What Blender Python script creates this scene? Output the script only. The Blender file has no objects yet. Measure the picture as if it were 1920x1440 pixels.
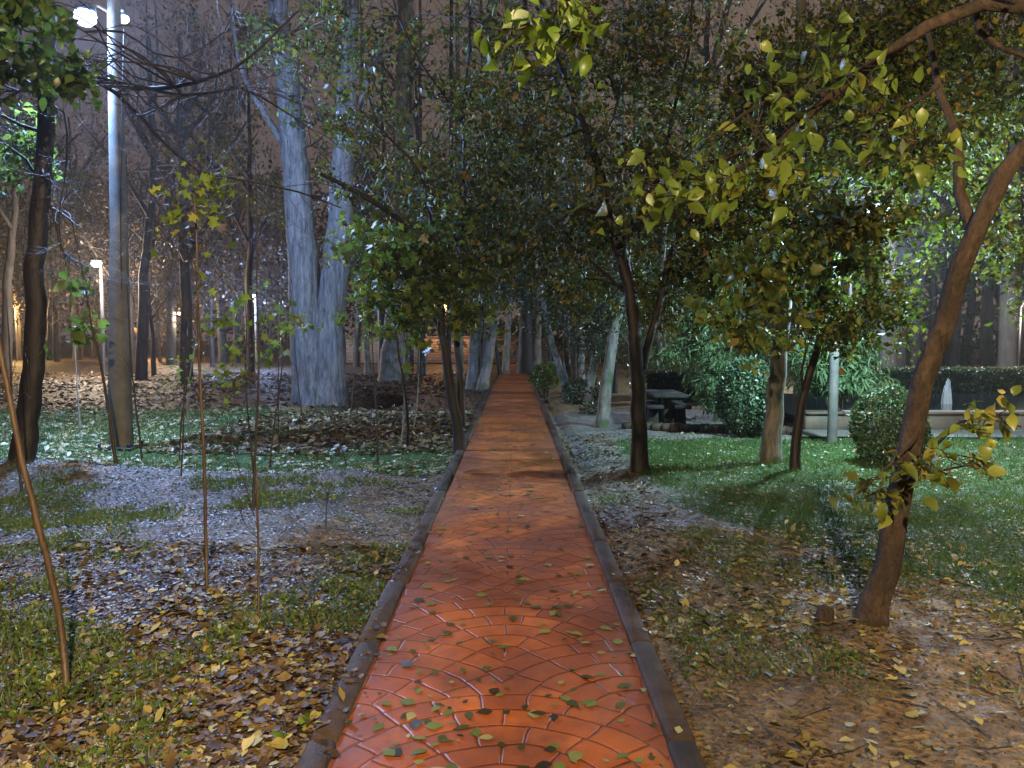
import bpy, math, random
import numpy as np
from mathutils import Vector, Matrix
R = math.radians
rng = np.random.default_rng(11)
random.seed(5)
sc = bpy.context.scene
COL = sc.collection
F, CH, HZ = 1478.0, 1.6, 630.0

# ------------------------------------------------------------ camera
PITCH = math.atan(90 / F); YAW = math.atan(6 / F)
cam = bpy.data.objects.new('camera', bpy.data.cameras.new('camera'))
COL.objects.link(cam); sc.camera = cam
cam.location = (0, 0, CH)
cam.rotation_euler = (math.pi / 2 - PITCH, 0, YAW)
cam.data.sensor_width = 36; cam.data.lens = 36 * F / 1920
cam.data.clip_start = 0.05; cam.data.clip_end = 500
CM = np.array(cam.rotation_euler.to_matrix())
CO = np.array([0, 0, CH])

def P(px, py, d):
    """point seen at photo pixel (px,py) at d metres ahead"""
    v = CM @ np.array([(px - 960) / F, -(py - 720) / F, -1.0])
    return CO + v * (d / v[1])
def G(px, py, z=0.0):
    v = CM @ np.array([(px - 960) / F, -(py - 720) / F, -1.0])
    p = CO + v * ((z - CH) / v[2])
    return p
def dist(py): return F * CH / (py - HZ)

# ------------------------------------------------------------ noise and terrain
_tab = rng.random((256, 256))
def vnoise(x, y):
    x = np.asarray(x, float); y = np.asarray(y, float)
    xi = np.floor(x).astype(int); yi = np.floor(y).astype(int)
    fx = x - xi; fy = y - yi
    fx = fx * fx * (3 - 2 * fx); fy = fy * fy * (3 - 2 * fy)
    a = _tab[xi & 255, yi & 255]; b = _tab[(xi + 1) & 255, yi & 255]
    c = _tab[xi & 255, (yi + 1) & 255]; d = _tab[(xi + 1) & 255, (yi + 1) & 255]
    return (a * (1 - fx) + b * fx) * (1 - fy) + (c * (1 - fx) + d * fx) * fy
def fbm(x, y, o=4):
    s = 0; a = .5
    for i in range(o):
        s = s + a * vnoise(x * 2 ** i + 17 * i, y * 2 ** i + 31 * i); a *= .5
    return s
def sstep(a, b, x):
    t = np.clip((np.asarray(x, float) - a) / (b - a), 0, 1); return t * t * (3 - 2 * t)
PCX, PW, KW = -0.053, 0.65, 0.11            # path centre, half width, kerb width
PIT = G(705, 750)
def gz(x, y):
    x = np.asarray(x, float); y = np.asarray(y, float)
    off = np.abs(x - PCX) - (PW + KW)
    near = sstep(0, .5, off)
    z = -0.035 + (fbm(x * .35 + 5, y * .35, 3) - .44) * .22 * near
    z = z + (fbm(x * 2.2, y * 2.2 + 9, 3) - .44) * .09 * near
    z = z + (fbm(x * 9, y * 9 + 3, 2) - .37) * .030 * sstep(0, .1, off)
    # low bank across the left side, grass behind it lies lower
    yr = 9.15 + (vnoise(x * .6, 3.3) - .5) * .5
    bank = np.exp(-((y - yr + .5) / .75) ** 2) * .13 * sstep(-.9, -2.2, x)
    z = z + bank * (1 - .6 * sstep(0, .25, y - yr))
    # right verge falls away beside the kerb
    z = z - .10 * np.exp(-((off - .10) / .16) ** 2) * (x > 0) * sstep(5.5, 10, y)
    # dark hollow by the wood
    rr = np.hypot((x - PIT[0]) / .85, (y - PIT[1]) / 2.1)
    z = z - .6 * (1 - sstep(.7, 1.02, rr))
    for mx, my, mr, mh in ((1.95, 4.36, .26, .055), (-4.45, 18.3, 1.0, .14), (-5.85, 9.45, .35, .06), (1.55, 9.55, .3, .045), (3.27, 10.0, .35, .05), (3.42, 9.55, .25, .04)):
        z = z + mh * np.exp(-((x - mx) ** 2 + (y - my) ** 2) / mr ** 2)
    z = np.where(off < 0, -0.06, z)
    return z

# ------------------------------------------------------------ mesh helpers
def link(o, parent=None):
    COL.objects.link(o)
    if parent is not None: o.parent = parent
    return o
def mesh_np(name, V, Fc, mat, parent=None, smooth=False, org=None):
    V = np.asarray(V, dtype=np.float32).reshape(-1, 3)
    if parent is not None and org is None:
        V = V - np.array(parent_loc(parent), dtype=np.float32)
    elif org is not None:
        V = V - np.array(org, dtype=np.float32)
    Fc = np.asarray(Fc, dtype=np.int32); m, k = Fc.shape
    me = bpy.data.meshes.new(name)
    me.vertices.add(len(V)); me.vertices.foreach_set('co', V.ravel())
    me.loops.add(m * k); me.loops.foreach_set('vertex_index', Fc.ravel())
    me.polygons.add(m); me.polygons.foreach_set('loop_start', np.arange(0, m * k, k, dtype=np.int32))
    me.polygons.foreach_set('loop_total', np.full(m, k, dtype=np.int32))
    me.update(calc_edges=True); me.validate()
    if smooth: me.polygons.foreach_set('use_smooth', np.ones(m, dtype=bool))
    me.materials.append(mat)
    o = bpy.data.objects.new(name, me)
    if org is not None: o.location = org
    return link(o, parent)
def parent_loc(o):
    l = np.array(o.location)
    return l + (parent_loc(o.parent) if o.parent else 0)

def cr(pts, rad, step):
    """Catmull-Rom resample"""
    p = [np.array(q, float) for q in pts]
    if len(p) < 3: p = [p[0], (p[0] + p[-1]) / 2, p[-1]]; rad = [rad[0], (rad[0] + rad[-1]) / 2, rad[-1]]
    q = [2 * p[0] - p[1]] + p + [2 * p[-1] - p[-2]]
    out, ro = [], []
    for i in range(1, len(q) - 2):
        L = np.linalg.norm(q[i + 1] - q[i]); n = max(1, int(L / step))
        for j in range(n):
            t = j / n
            out.append(.5 * (2 * q[i] + (q[i + 1] - q[i - 1]) * t + (2 * q[i - 1] - 5 * q[i] + 4 * q[i + 1] - q[i + 2]) * t * t
                             + (3 * q[i] - q[i - 1] - 3 * q[i + 1] + q[i + 2]) * t ** 3))
            ro.append(rad[i - 1] * (1 - t) + rad[i] * t)
    out.append(p[-1]); ro.append(rad[-1])
    return np.array(out), np.array(ro)

class MB:
    def __init__(s): s.V = []; s.F = []; s.n = 0
    def raw(s, V, Fq):
        V = np.asarray(V, float); Fq = np.asarray(Fq, int)
        s.V.append(V); s.F.append(Fq + s.n); s.n += len(V)
    def tube(s, pts, rad, k=6, lump=0.0, cap=True):
        pts = np.asarray(pts, float); rad = np.asarray(rad, float); n = len(pts)
        T = np.gradient(pts, axis=0); T /= np.linalg.norm(T, axis=1)[:, None] + 1e-9
        a = np.array([0., 0, 1]) if abs(T[0][2]) < .8 else np.array([1., 0, 0])
        U = np.cross(T, a); U /= np.linalg.norm(U, axis=1)[:, None] + 1e-9
        W = np.cross(T, U)
        th = np.linspace(0, 2 * np.pi, k, endpoint=False)
        rr = np.repeat(rad[:, None], k, 1)
        if lump: rr = rr * (1 + lump * (rng.random((n, k)) - .5) + lump * .6 * np.sin(th * 3 + 1)[None, :])
        V = pts[:, None, :] + rr[:, :, None] * (np.cos(th)[None, :, None] * U[:, None, :] + np.sin(th)[None, :, None] * W[:, None, :])
        i = np.arange(n - 1)[:, None] * k; j = np.arange(k)[None, :]; j2 = (j + 1) % k
        Fq = np.stack([i + j, i + j2, i + k + j2, i + k + j], -1).reshape(-1, 4)
        V = V.reshape(-1, 3)
        if cap and k >= 4:
            m = len(V); V = np.vstack([V, pts[-1] + T[-1] * rad[-1] * .5])
            e = (n - 1) * k + np.arange(k)
            Fq = np.vstack([Fq, np.stack([e, (n - 1) * k + (np.arange(k) + 1) % k, np.full(k, m), np.full(k, m)], -1)])
        s.raw(V, Fq)
    def box(s, c, sz, rz=0, taper=1.0, bev=0.0):
        c = np.array(c, float); hx, hy, hz = np.array(sz) / 2.0
        b = min(bev, hx * .45, hy * .45, hz * .45)
        def ring(z, kx, ky, e):
            x, y = hx * kx - e, hy * ky - e
            f = b if b > 0 else 0
            q = [(-x + f, -y), (x - f, -y), (x, -y + f), (x, y - f), (x - f, y), (-x + f, y), (-x, y - f), (-x, -y + f)] if b > 0 else [(-x, -y), (x, -y), (x, y), (-x, y)]
            return [(u, v, z) for u, v in q]
        if b > 0: rows = [ring(-hz, 1, 1, b), ring(-hz + b, 1, 1, 0), ring(hz - b, taper, taper, 0), ring(hz, taper, taper, b)]
        else: rows = [ring(-hz, 1, 1, 0), ring(hz, taper, taper, 0)]
        k = len(rows[0]); V = np.array(sum(rows, []), float)
        Fq = []
        for r in range(len(rows) - 1):
            for j in range(k): Fq.append((r * k + j, r * k + (j + 1) % k, (r + 1) * k + (j + 1) % k, (r + 1) * k + j))
        for base, fl in ((0, True), ((len(rows) - 1) * k, False)):
            idx = [base + j for j in range(k)]
            if fl: idx = idx[::-1]
            if k == 4: Fq.append(tuple(idx))
            else: Fq += [(idx[0], idx[1], idx[2], idx[3]), (idx[0], idx[3], idx[4], idx[7]), (idx[4], idx[5], idx[6], idx[7])]
        cz, sn = math.cos(rz), math.sin(rz)
        X = V[:, 0] * cz - V[:, 1] * sn; Y = V[:, 0] * sn + V[:, 1] * cz
        s.raw(np.stack([X, Y, V[:, 2]], -1) + c, Fq)
    def lathe(s, c, prof, k=20):
        c = np.array(c, float); th = np.linspace(0, 2 * np.pi, k, endpoint=False)
        V = np.array([[(r * math.cos(t), r * math.sin(t), z) for t in th] for r, z in prof]).reshape(-1, 3) + c
        n = len(prof); i = np.arange(n - 1)[:, None] * k; j = np.arange(k)[None, :]; j2 = (j + 1) % k
        s.raw(V, np.stack([i + j, i + j2, i + k + j2, i + k + j], -1).reshape(-1, 4))
    def build(s, name, mat, parent=None, smooth=True, org=None):
        V = np.vstack(s.V); Fq = np.vstack(s.F)
        bad = Fq[:, 2] == Fq[:, 3]
        if bad.any():
            me = bpy.data.meshes.new(name)
            off = np.array(parent_loc(parent)) if parent is not None else (np.array(org) if org is not None else 0)
            me.from_pydata((V - off).tolist(), [], [tuple(f[:3]) if b else tuple(f) for f, b in zip(Fq.tolist(), bad)])
            if smooth: me.polygons.foreach_set('use_smooth', np.ones(len(me.polygons), dtype=bool))
            me.materials.append(mat)
            o = bpy.data.objects.new(name, me)
            if org is not None: o.location = org
            return link(o, parent)
        return mesh_np(name, V, Fq, mat, parent, smooth, org)

def thing(name, label, cat, loc, group=None):
    o = bpy.data.objects.new(name, None); o.location = [float(v) for v in loc]
    o.empty_display_size = .2; COL.objects.link(o)
    return tag(o, label, cat, group)
def tag(o, label, cat, group=None):
    o['label'] = label; o['category'] = cat
    if group: o['group'] = group
    return o
def kind(o, k, label=None, cat=None):
    o['kind'] = k
    if label: o['label'] = label; o['category'] = cat
    return o

# ------------------------------------------------------------ materials
def new_mat(name):
    m = bpy.data.materials.new(name); m.use_nodes = True
    nt = m.node_tree; nt.nodes.clear()
    return m, nt
class N:
    """tiny node helper"""
    def __init__(s, nt): s.nt = nt
    def n(s, typ, **kw):
        nd = s.nt.nodes.new(typ)
        for k, v in kw.items():
            if k.startswith('i_'): pass
            else: setattr(nd, k, v)
        return nd
    def set(s, sock, v):
        if hasattr(v, 'is_output') or isinstance(v, bpy.types.NodeSocket): s.nt.links.new(v, sock)
        else:
            if isinstance(v, (tuple, list)) and sock.type == 'RGBA' and len(v) == 3: v = (*v, 1)
            sock.default_value = v
    def math(s, op, a, b=None, c=None, clamp=False):
        nd = s.n('ShaderNodeMath', operation=op); nd.use_clamp = clamp
        s.set(nd.inputs[0], a)
        if b is not None: s.set(nd.inputs[1], b)
        if c is not None: s.set(nd.inputs[2], c)
        return nd.outputs[0]
    def mix(s, f, a, b, blend='MIX'):
        nd = s.n('ShaderNodeMix', data_type='RGBA', blend_type=blend)
        s.set(nd.inputs[0], f); s.set(nd.inputs[6], a); s.set(nd.inputs[7], b)
        return nd.outputs[2]
    def noise(s, vec, scale, detail=3, rough=.55, dist=0):
        nd = s.n('ShaderNodeTexNoise'); s.set(nd.inputs['Vector'], vec)
        nd.inputs['Scale'].default_value = scale; nd.inputs['Detail'].default_value = detail
        nd.inputs['Roughness'].default_value = rough; nd.inputs['Distortion'].default_value = dist
        return nd.outputs[0]
    def ramp(s, f, stops, interp='LINEAR'):
        nd = s.n('ShaderNodeValToRGB'); s.set(nd.inputs[0], f); cr_ = nd.color_ramp; cr_.interpolation = interp
        while len(cr_.elements) < len(stops): cr_.elements.new(.5)
        for e, (p, c) in zip(cr_.elements, stops): e.position = p; e.color = (*c, 1) if len(c) == 3 else c
        return nd.outputs[0]
    def coord(s, which='Object', scale=None):
        o = s.n('ShaderNodeTexCoord').outputs[which]
        if scale:
            m = s.n('ShaderNodeMapping'); m.inputs['Scale'].default_value = scale; s.set(m.inputs['Vector'], o); o = m.outputs[0]
        return o
    def bump(s, h, strength=.5, dist=.02, nrm=None):
        nd = s.n('ShaderNodeBump'); nd.inputs['Strength'].default_value = strength; nd.inputs['Distance'].default_value = dist
        s.set(nd.inputs['Height'], h)
        if nrm is not None: s.set(nd.inputs['Normal'], nrm)
        return nd.outputs[0]
    def out(s, col, rough=.6, nrm=None, spec=.5, metal=0, extra=None):
        b = s.n('ShaderNodeBsdfPrincipled'); s.set(b.inputs['Base Color'], col); s.set(b.inputs['Roughness'], rough)
        s.set(b.inputs['Specular IOR Level'], spec); b.inputs['Metallic'].default_value = metal
        if nrm is not None: s.set(b.inputs['Normal'], nrm)
        o = s.n('ShaderNodeOutputMaterial'); sh = b.outputs[0]
        if extra: sh = extra(b, sh)
        s.nt.links.new(sh, o.inputs[0]); return b

def bark(name, dark, light, scale=14, stretch=.18, bstr=.8, rough=.75, bd=.02, moss=None):
    m, nt = new_mat(name); q = N(nt)
    c = q.coord('Object', (1, 1, stretch))
    a = q.noise(c, scale, 5, .65, .4); b = q.noise(c, scale * 3.5, 3, .6)
    h = q.math('ADD', q.math('MULTIPLY', a, .7), q.math('MULTIPLY', b, .3))
    col = q.ramp(h, [(.38, dark), (.62, light)])
    big = q.noise(q.coord(), 2.3, 3)
    col = q.mix(q.math('MULTIPLY', q.math('SUBTRACT', big, .35, clamp=True), 1.4, clamp=True), col, tuple(v * .55 for v in light))
    if moss:
        mk = q.ramp(q.noise(q.coord(), 3.1, 4), [(.5, (0, 0, 0)), (.62, (1, 1, 1))])
        col = q.mix(mk, col, moss)
    q.out(col, rough, q.bump(h, bstr, bd), .35)
    return m
M = {}
M['bark_dark'] = bark('dark wet bark', (.006, .005, .0045), (.022, .017, .014), rough=.55)
M['bark_brown'] = bark('brown bark', (.010, .008, .006), (.070, .048, .033), 13, .5, 1, .9, .05, moss=(.022, .017, .012))
M['bark_grey'] = bark('grey bark', (.055, .052, .048), (.21, .20, .185), 12, .3, .6, .6, moss=(.05, .07, .03))
M['bark_pale'] = bark('pale bark', (.09, .085, .07), (.27, .25, .21), 10, .25, .6, .7, moss=(.09, .10, .05))
M['bark_poplar'] = bark('furrowed poplar bark', (.016, .016, .017), (.145, .145, .148), 13, .12, 1, .65, .05)
M['bark_far'] = bark('far bark', (.014, .012, .011), (.055, .048, .042), 6, .3, .4, .8)
M['bark_twig'] = bark('thin wet bark', (.013, .010, .008), (.045, .034, .025), 20, .3, .3, .55)
M['bark_sapling'] = bark('sapling bark', (.024, .016, .010), (.075, .050, .028), 20, .2, .4, .5)

def leafmat(name, stops, rough=.38, trans=.35, spec=.5, sat_noise=True):
    m, nt = new_mat(name); q = N(nt)
    g = q.n('ShaderNodeNewGeometry').outputs['Random Per Island']
    col = q.ramp(g, stops)
    v = q.noise(q.coord(), 1.2, 2)
    col = q.mix(q.math('MULTIPLY', v, .5), col, q.mix(.5, col, (.0, .0, .0)))
    def ex(b, sh):
        t = q.n('ShaderNodeBsdfTranslucent'); q.set(t.inputs[0], q.mix(.35, col, (.25, .32, .03)) if sat_noise else col)
        mx = q.n('ShaderNodeMixShader'); mx.inputs[0].default_value = trans
        nt.links.new(sh, mx.inputs[1]); nt.links.new(t.outputs[0], mx.inputs[2]); return mx.outputs[0]
    q.out(col, rough, None, spec, extra=ex)
    return m
M['leaf_dark'] = leafmat('small dark leaves', [(0, (.014, .024, .008)), (.45, (.040, .060, .014)), (.8, (.12, .14, .024)), (.93, (.20, .18, .035)), (1, (.24, .12, .03))], .45, .22, .3)
M['leaf_mid'] = leafmat('green leaves', [(0, (.035, .07, .016)), (.5, (.075, .13, .022)), (.85, (.14, .20, .03)), (1, (.22, .22, .03))])
M['leaf_top'] = leafmat('fresh hanging leaves', [(0, (.06, .12, .015)), (.6, (.12, .22, .025)), (1, (.22, .32, .04))], .4, .4)
M['leaf_deep'] = leafmat('deep green leaves', [(0, (.016, .036, .012)), (.6, (.04, .085, .018)), (1, (.09, .15, .03))])
M['leaf_ever'] = leafmat('evergreen leaves', [(0, (.014, .028, .016)), (.6, (.032, .056, .028)), (1, (.075, .10, .045))], .3, .2)
M['leaf_bright'] = leafmat('bright broad leaves', [(0, (.08, .14, .02)), (.5, (.16, .24, .035)), (.85, (.20, .29, .045)), (1, (.27, .28, .05))], .38, .4)
M['leaf_yellow'] = leafmat('yellowing leaves', [(0, (.10, .13, .022)), (.6, (.17, .22, .035)), (.92, (.26, .27, .045)), (1, (.34, .24, .05))], .4, .35)
M['leaf_conifer'] = leafmat('feathery pale green', [(0, (.07, .14, .055)), (.6, (.14, .24, .10)), (1, (.20, .30, .13))], .5, .35)
M['leaf_bush'] = leafmat('glossy bush leaves', [(0, (.025, .055, .028)), (.6, (.06, .12, .06)), (1, (.13, .22, .11))], .24, .08, 1.0)
M['leaf_hedge'] = leafmat('hedge leaves', [(0, (.014, .03, .02)), (1, (.03, .055, .03))], .45, .15)
M['leaf_brown'] = leafmat('last brown leaves', [(0, (.03, .022, .015)), (.6, (.07, .045, .026)), (1, (.14, .09, .04))], .5, .3, sat_noise=False)
M['litter'] = leafmat('fallen leaves', [(0, (.025, .017, .010)), (.35, (.085, .054, .026)), (.65, (.16, .11, .045)), (.85, (.24, .20, .06)), (.92, (.30, .30, .06)), (1, (.42, .40, .26))], .58, .1, .25, False)
M['litter_brown'] = leafmat('brown fallen leaves', [(0, (.03, .02, .014)), (.5, (.10, .06, .035)), (.85, (.19, .13, .07)), (1, (.26, .24, .10))], .4, .08, .5, False)
M['litter_wet'] = leafmat('wet trodden leaves', [(0, (.03, .026, .022)), (.5, (.085, .072, .058)), (.85, (.15, .13, .10)), (1, (.24, .22, .12))], .42, .05, .35, False)
M['debris'] = leafmat('wet grey crumbs', [(0, (.05, .05, .048)), (.6, (.12, .125, .13)), (1, (.26, .26, .26))], .42, .05, .6, False)
M['debris_brown'] = leafmat('brown crumbs', [(0, (.03, .02, .012)), (.6, (.11, .075, .04)), (1, (.26, .19, .10))], .5, .05, .4, False)
M['litter_path'] = leafmat('leaves on path', [(0, (.03, .02, .01)), (.3, (.08, .10, .02)), (.6, (.15, .20, .04)), (.85, (.27, .29, .09)), (1, (.42, .38, .20))], .42, .1, .5, False)
M['litter_yellow'] = leafmat('yellow fallen leaves', [(0, (.06, .04, .02)), (.4, (.18, .14, .05)), (.75, (.30, .27, .08)), (1, (.42, .38, .16))], .45, .1, .4, False)
M['litter_lawn'] = leafmat('leaves on lawn', [(0, (.14, .12, .05)), (.5, (.28, .27, .12)), (1, (.5, .5, .40))], .4, .1, .5, False)
M['grass'] = leafmat('grass blades', [(0, (.018, .060, .016)), (.55, (.036, .115, .030)), (.85, (.085, .16, .04)), (1, (.16, .15, .06))], .5, .3, .2)
M['weed'] = leafmat('weed leaves', [(0, (.03, .06, .015)), (.6, (.08, .13, .025)), (1, (.16, .20, .04))], .4, .3)

def concrete(name, c0, c1, rough=.6, scale=8, bs=.3, spec=.4):
    m, nt = new_mat(name); q = N(nt); c = q.coord()
    a = q.noise(c, scale, 6, .7); b = q.noise(c, 1.3, 3)
    col = q.ramp(q.math('ADD', q.math('MULTIPLY', a, .6), q.math('MULTIPLY', b, .4)), [(.35, c0), (.65, c1)])
    q.out(col, rough, q.bump(q.noise(c, scale * 6, 4, .7), bs, .01), spec); return m
M['kerb'] = concrete('wet kerb concrete', (.026, .019, .013), (.080, .056, .040), .65, 9, .8, .2)
M['pole'] = concrete('pole concrete', (.07, .07, .065), (.15, .15, .14), .7, 6, .3)
M['stone'] = concrete('pool stone', (.06, .048, .036), (.12, .095, .07), .7, 4, .4)
M['paving'] = concrete('pale paving', (.09, .087, .083), (.16, .155, .15), .5, 3, .3)
M['table'] = concrete('dark stone', (.012, .012, .011), (.035, .033, .03), .85, 6, .4)
def plain(name, col, rough=.5, metal=0, spec=.5):
    m, nt = new_mat(name); q = N(nt)
    c = q.mix(q.noise(q.coord(), 15, 3), col, tuple(v * .6 for v in col)); q.out(c, rough, None, spec, metal); return m
M['metal'] = plain('dark metal', (.03, .03, .035), .45, .7)
M['metal_grey'] = plain('galvanised metal', (.30, .31, .32), .4, .8)
def emis(name, col, s):
    m, nt = new_mat(name); q = N(nt); e = q.n('ShaderNodeEmission'); e.inputs[0].default_value = (*col, 1); e.inputs[1].default_value = s
    nt.links.new(e.outputs[0], q.n('ShaderNodeOutputMaterial').inputs[0]); return m
BLUE, COOL, WARM, SOD = (.32, .52, 1.0), (.55, .84, .95), (1.0, .66, .36), (1.0, .50, .18)
M['glow_blue'] = emis('lit lamp glass blue white', (.75, .87, 1), 60)
M['glow_cool'] = emis('lit lamp glass cool', (.8, .95, 1), 45)
M['glow_warm'] = emis('lit lamp glass warm', (1, .83, .62), 60)
M['glow_sod'] = emis('lit lamp glass amber', (1, .6, .28), 45)

# stamped path: arched rows of blocks
def path_material():
    m, nt = new_mat('stamped red concrete'); q = N(nt)
    sep = q.n('ShaderNodeSeparateXYZ'); c = q.coord('Object')
    wv = q.n('ShaderNodeTexNoise'); wv.inputs['Scale'].default_value = 3.5; wv.inputs['Detail'].default_value = 2; q.set(wv.inputs['Vector'], c)
    off = q.n('ShaderNodeVectorMath', operation='SUBTRACT'); q.set(off.inputs[0], wv.outputs['Color']); off.inputs[1].default_value = (.5, .5, .5)
    sc_ = q.n('ShaderNodeVectorMath', operation='SCALE'); q.set(sc_.inputs[0], off.outputs[0]); sc_.inputs['Scale'].default_value = .06
    ad = q.n('ShaderNodeVectorMath', operation='ADD'); q.set(ad.inputs[0], c); q.set(ad.inputs[1], sc_.outputs[0])
    q.set(sep.inputs[0], ad.outputs[0]); x, y = sep.outputs[0], sep.outputs[1]
    # overlapping fans of concentric arcs, staggered like scales
    Wf, Hf, S, Rf = 1.28, .64, .145, .87
    j0 = q.math('CEIL', q.math('DIVIDE', q.math('SUBTRACT', y, Rf), Hf)); cand = []
    for k in range(3):
        jj = q.math('ADD', j0, float(k)); par = q.math('MULTIPLY', q.math('FRACT', q.math('MULTIPLY', jj, .5)), Wf)
        xr = q.math('SUBTRACT', x, par); dx = q.math('SUBTRACT', xr, q.math('MULTIPLY', q.math('FLOOR', q.math('ADD', q.math('DIVIDE', xr, Wf), .5)), Wf))
        dy = q.math('SUBTRACT', y, q.math('MULTIPLY', jj, Hf))
        rr = q.math('SQRT', q.math('ADD', q.math('MULTIPLY', dx, dx), q.math('MULTIPLY', dy, dy))); cand.append((rr, dx, dy, jj))
    in0 = q.math('LESS_THAN', cand[0][0], Rf); in1 = q.math('LESS_THAN', cand[1][0], Rf)
    def sel(a_): 
        m1 = q.math('ADD', q.math('MULTIPLY', in1, cand[1][a_]), q.math('MULTIPLY', q.math('SUBTRACT', 1, in1), cand[2][a_]))
        return q.math('ADD', q.math('MULTIPLY', in0, cand[0][a_]), q.math('MULTIPLY', q.math('SUBTRACT', 1, in0), m1))
    r_, dx, dy, fj = sel(0), sel(1), sel(2), sel(3)
    row = q.math('DIVIDE', r_, S); ring = q.math('FLOOR', row); rf = q.math('FRACT', row)
    rid = q.math('ADD', ring, q.math('MULTIPLY', fj, 7.0))
    al = q.math('ADD', q.math('DIVIDE', q.math('MULTIPLY', q.math('ARCTAN2', dx, dy), q.math('MULTIPLY', q.math('ADD', ring, .5), S)), .20), q.math('MULTIPLY', ring, .5))
    bid = q.math('FLOOR', al); bf = q.math('FRACT', al)
    dr = q.math('MULTIPLY', q.math('MINIMUM', rf, q.math('SUBTRACT', 1, rf)), S)
    db = q.math('MULTIPLY', q.math('MINIMUM', bf, q.math('SUBTRACT', 1, bf)), .20)
    d = q.math('MINIMUM', dr, db)
    d = q.math('ADD', d, q.math('MULTIPLY', q.math('SUBTRACT', q.noise(c, 38, 3), .5), .006))
    h = q.n('ShaderNodeMapRange', interpolation_type='SMOOTHSTEP'); q.set(h.inputs[0], d)
    h.inputs[1].default_value = .0008; h.inputs[2].default_value = .0125
    joint = q.n('ShaderNodeMapRange', interpolation_type='SMOOTHSTEP'); q.set(joint.inputs[0], d)
    joint.inputs[1].default_value = .001; joint.inputs[2].default_value = .0055; joint.inputs[3].default_value = 1; joint.inputs[4].default_value = 0
    rnd = q.math('FRACT', q.math('MULTIPLY', q.math('SINE', q.math('ADD', q.math('MULTIPLY', rid, 7.13), q.math('MULTIPLY', bid, 31.7))), 1543.3))
    base = q.mix(rnd, (.33, .084, .016), (.52, .150, .026))
    base = q.mix(q.ramp(q.noise(c, 1.3, 6, .7), [(.38, (0, 0, 0)), (.60, (1, 1, 1))]), base, (.19, .060, .024))
    base = q.mix(q.ramp(q.noise(c, .7, 4, .6), [(.50, (0, 0, 0)), (.68, (.7, .7, .7))]), base, (.12, .042, .022))
    base = q.mix(q.ramp(q.noise(c, 26, 5, .7), [(.52, (0, 0, 0)), (.8, (.55, .55, .55))]), base, (.16, .045, .025))
    base = q.mix(q.math('MULTIPLY', joint.outputs[0], .9), base, (.06, .022, .012))
    # dirt creeping in from the sides
    ex = q.math('ABSOLUTE', sep.outputs[0])
    ed = q.math('ADD', ex, q.math('MULTIPLY', q.noise(c, 4, 4), .22))
    base = q.mix(q.ramp(ed, [(.56, (0, 0, 0)), (.78, (.65, .65, .65))]), base, (.12, .05, .035))
    wet = q.noise(c, 2.2, 4, .6)
    rough = q.n('ShaderNodeMapRange'); q.set(rough.inputs[0], wet); rough.inputs[1].default_value = .3; rough.inputs[2].default_value = .7
    rough.inputs[3].default_value = .46; rough.inputs[4].default_value = .62
    hh = q.math('ADD', h.outputs[0], q.math('MULTIPLY', q.noise(c, 22, 5, .65), .35))
    wetj = q.n('ShaderNodeMapRange'); q.set(wetj.inputs[0], d); wetj.inputs[1].default_value = .004; wetj.inputs[2].default_value = .022; wetj.inputs[3].default_value = .72; wetj.inputs[4].default_value = 1.0
    q.out(base, q.math('MULTIPLY', rough.outputs[0], wetj.outputs[0]), q.bump(hh, .65, .007), .32)
    return m
M['path'] = path_material()

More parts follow.
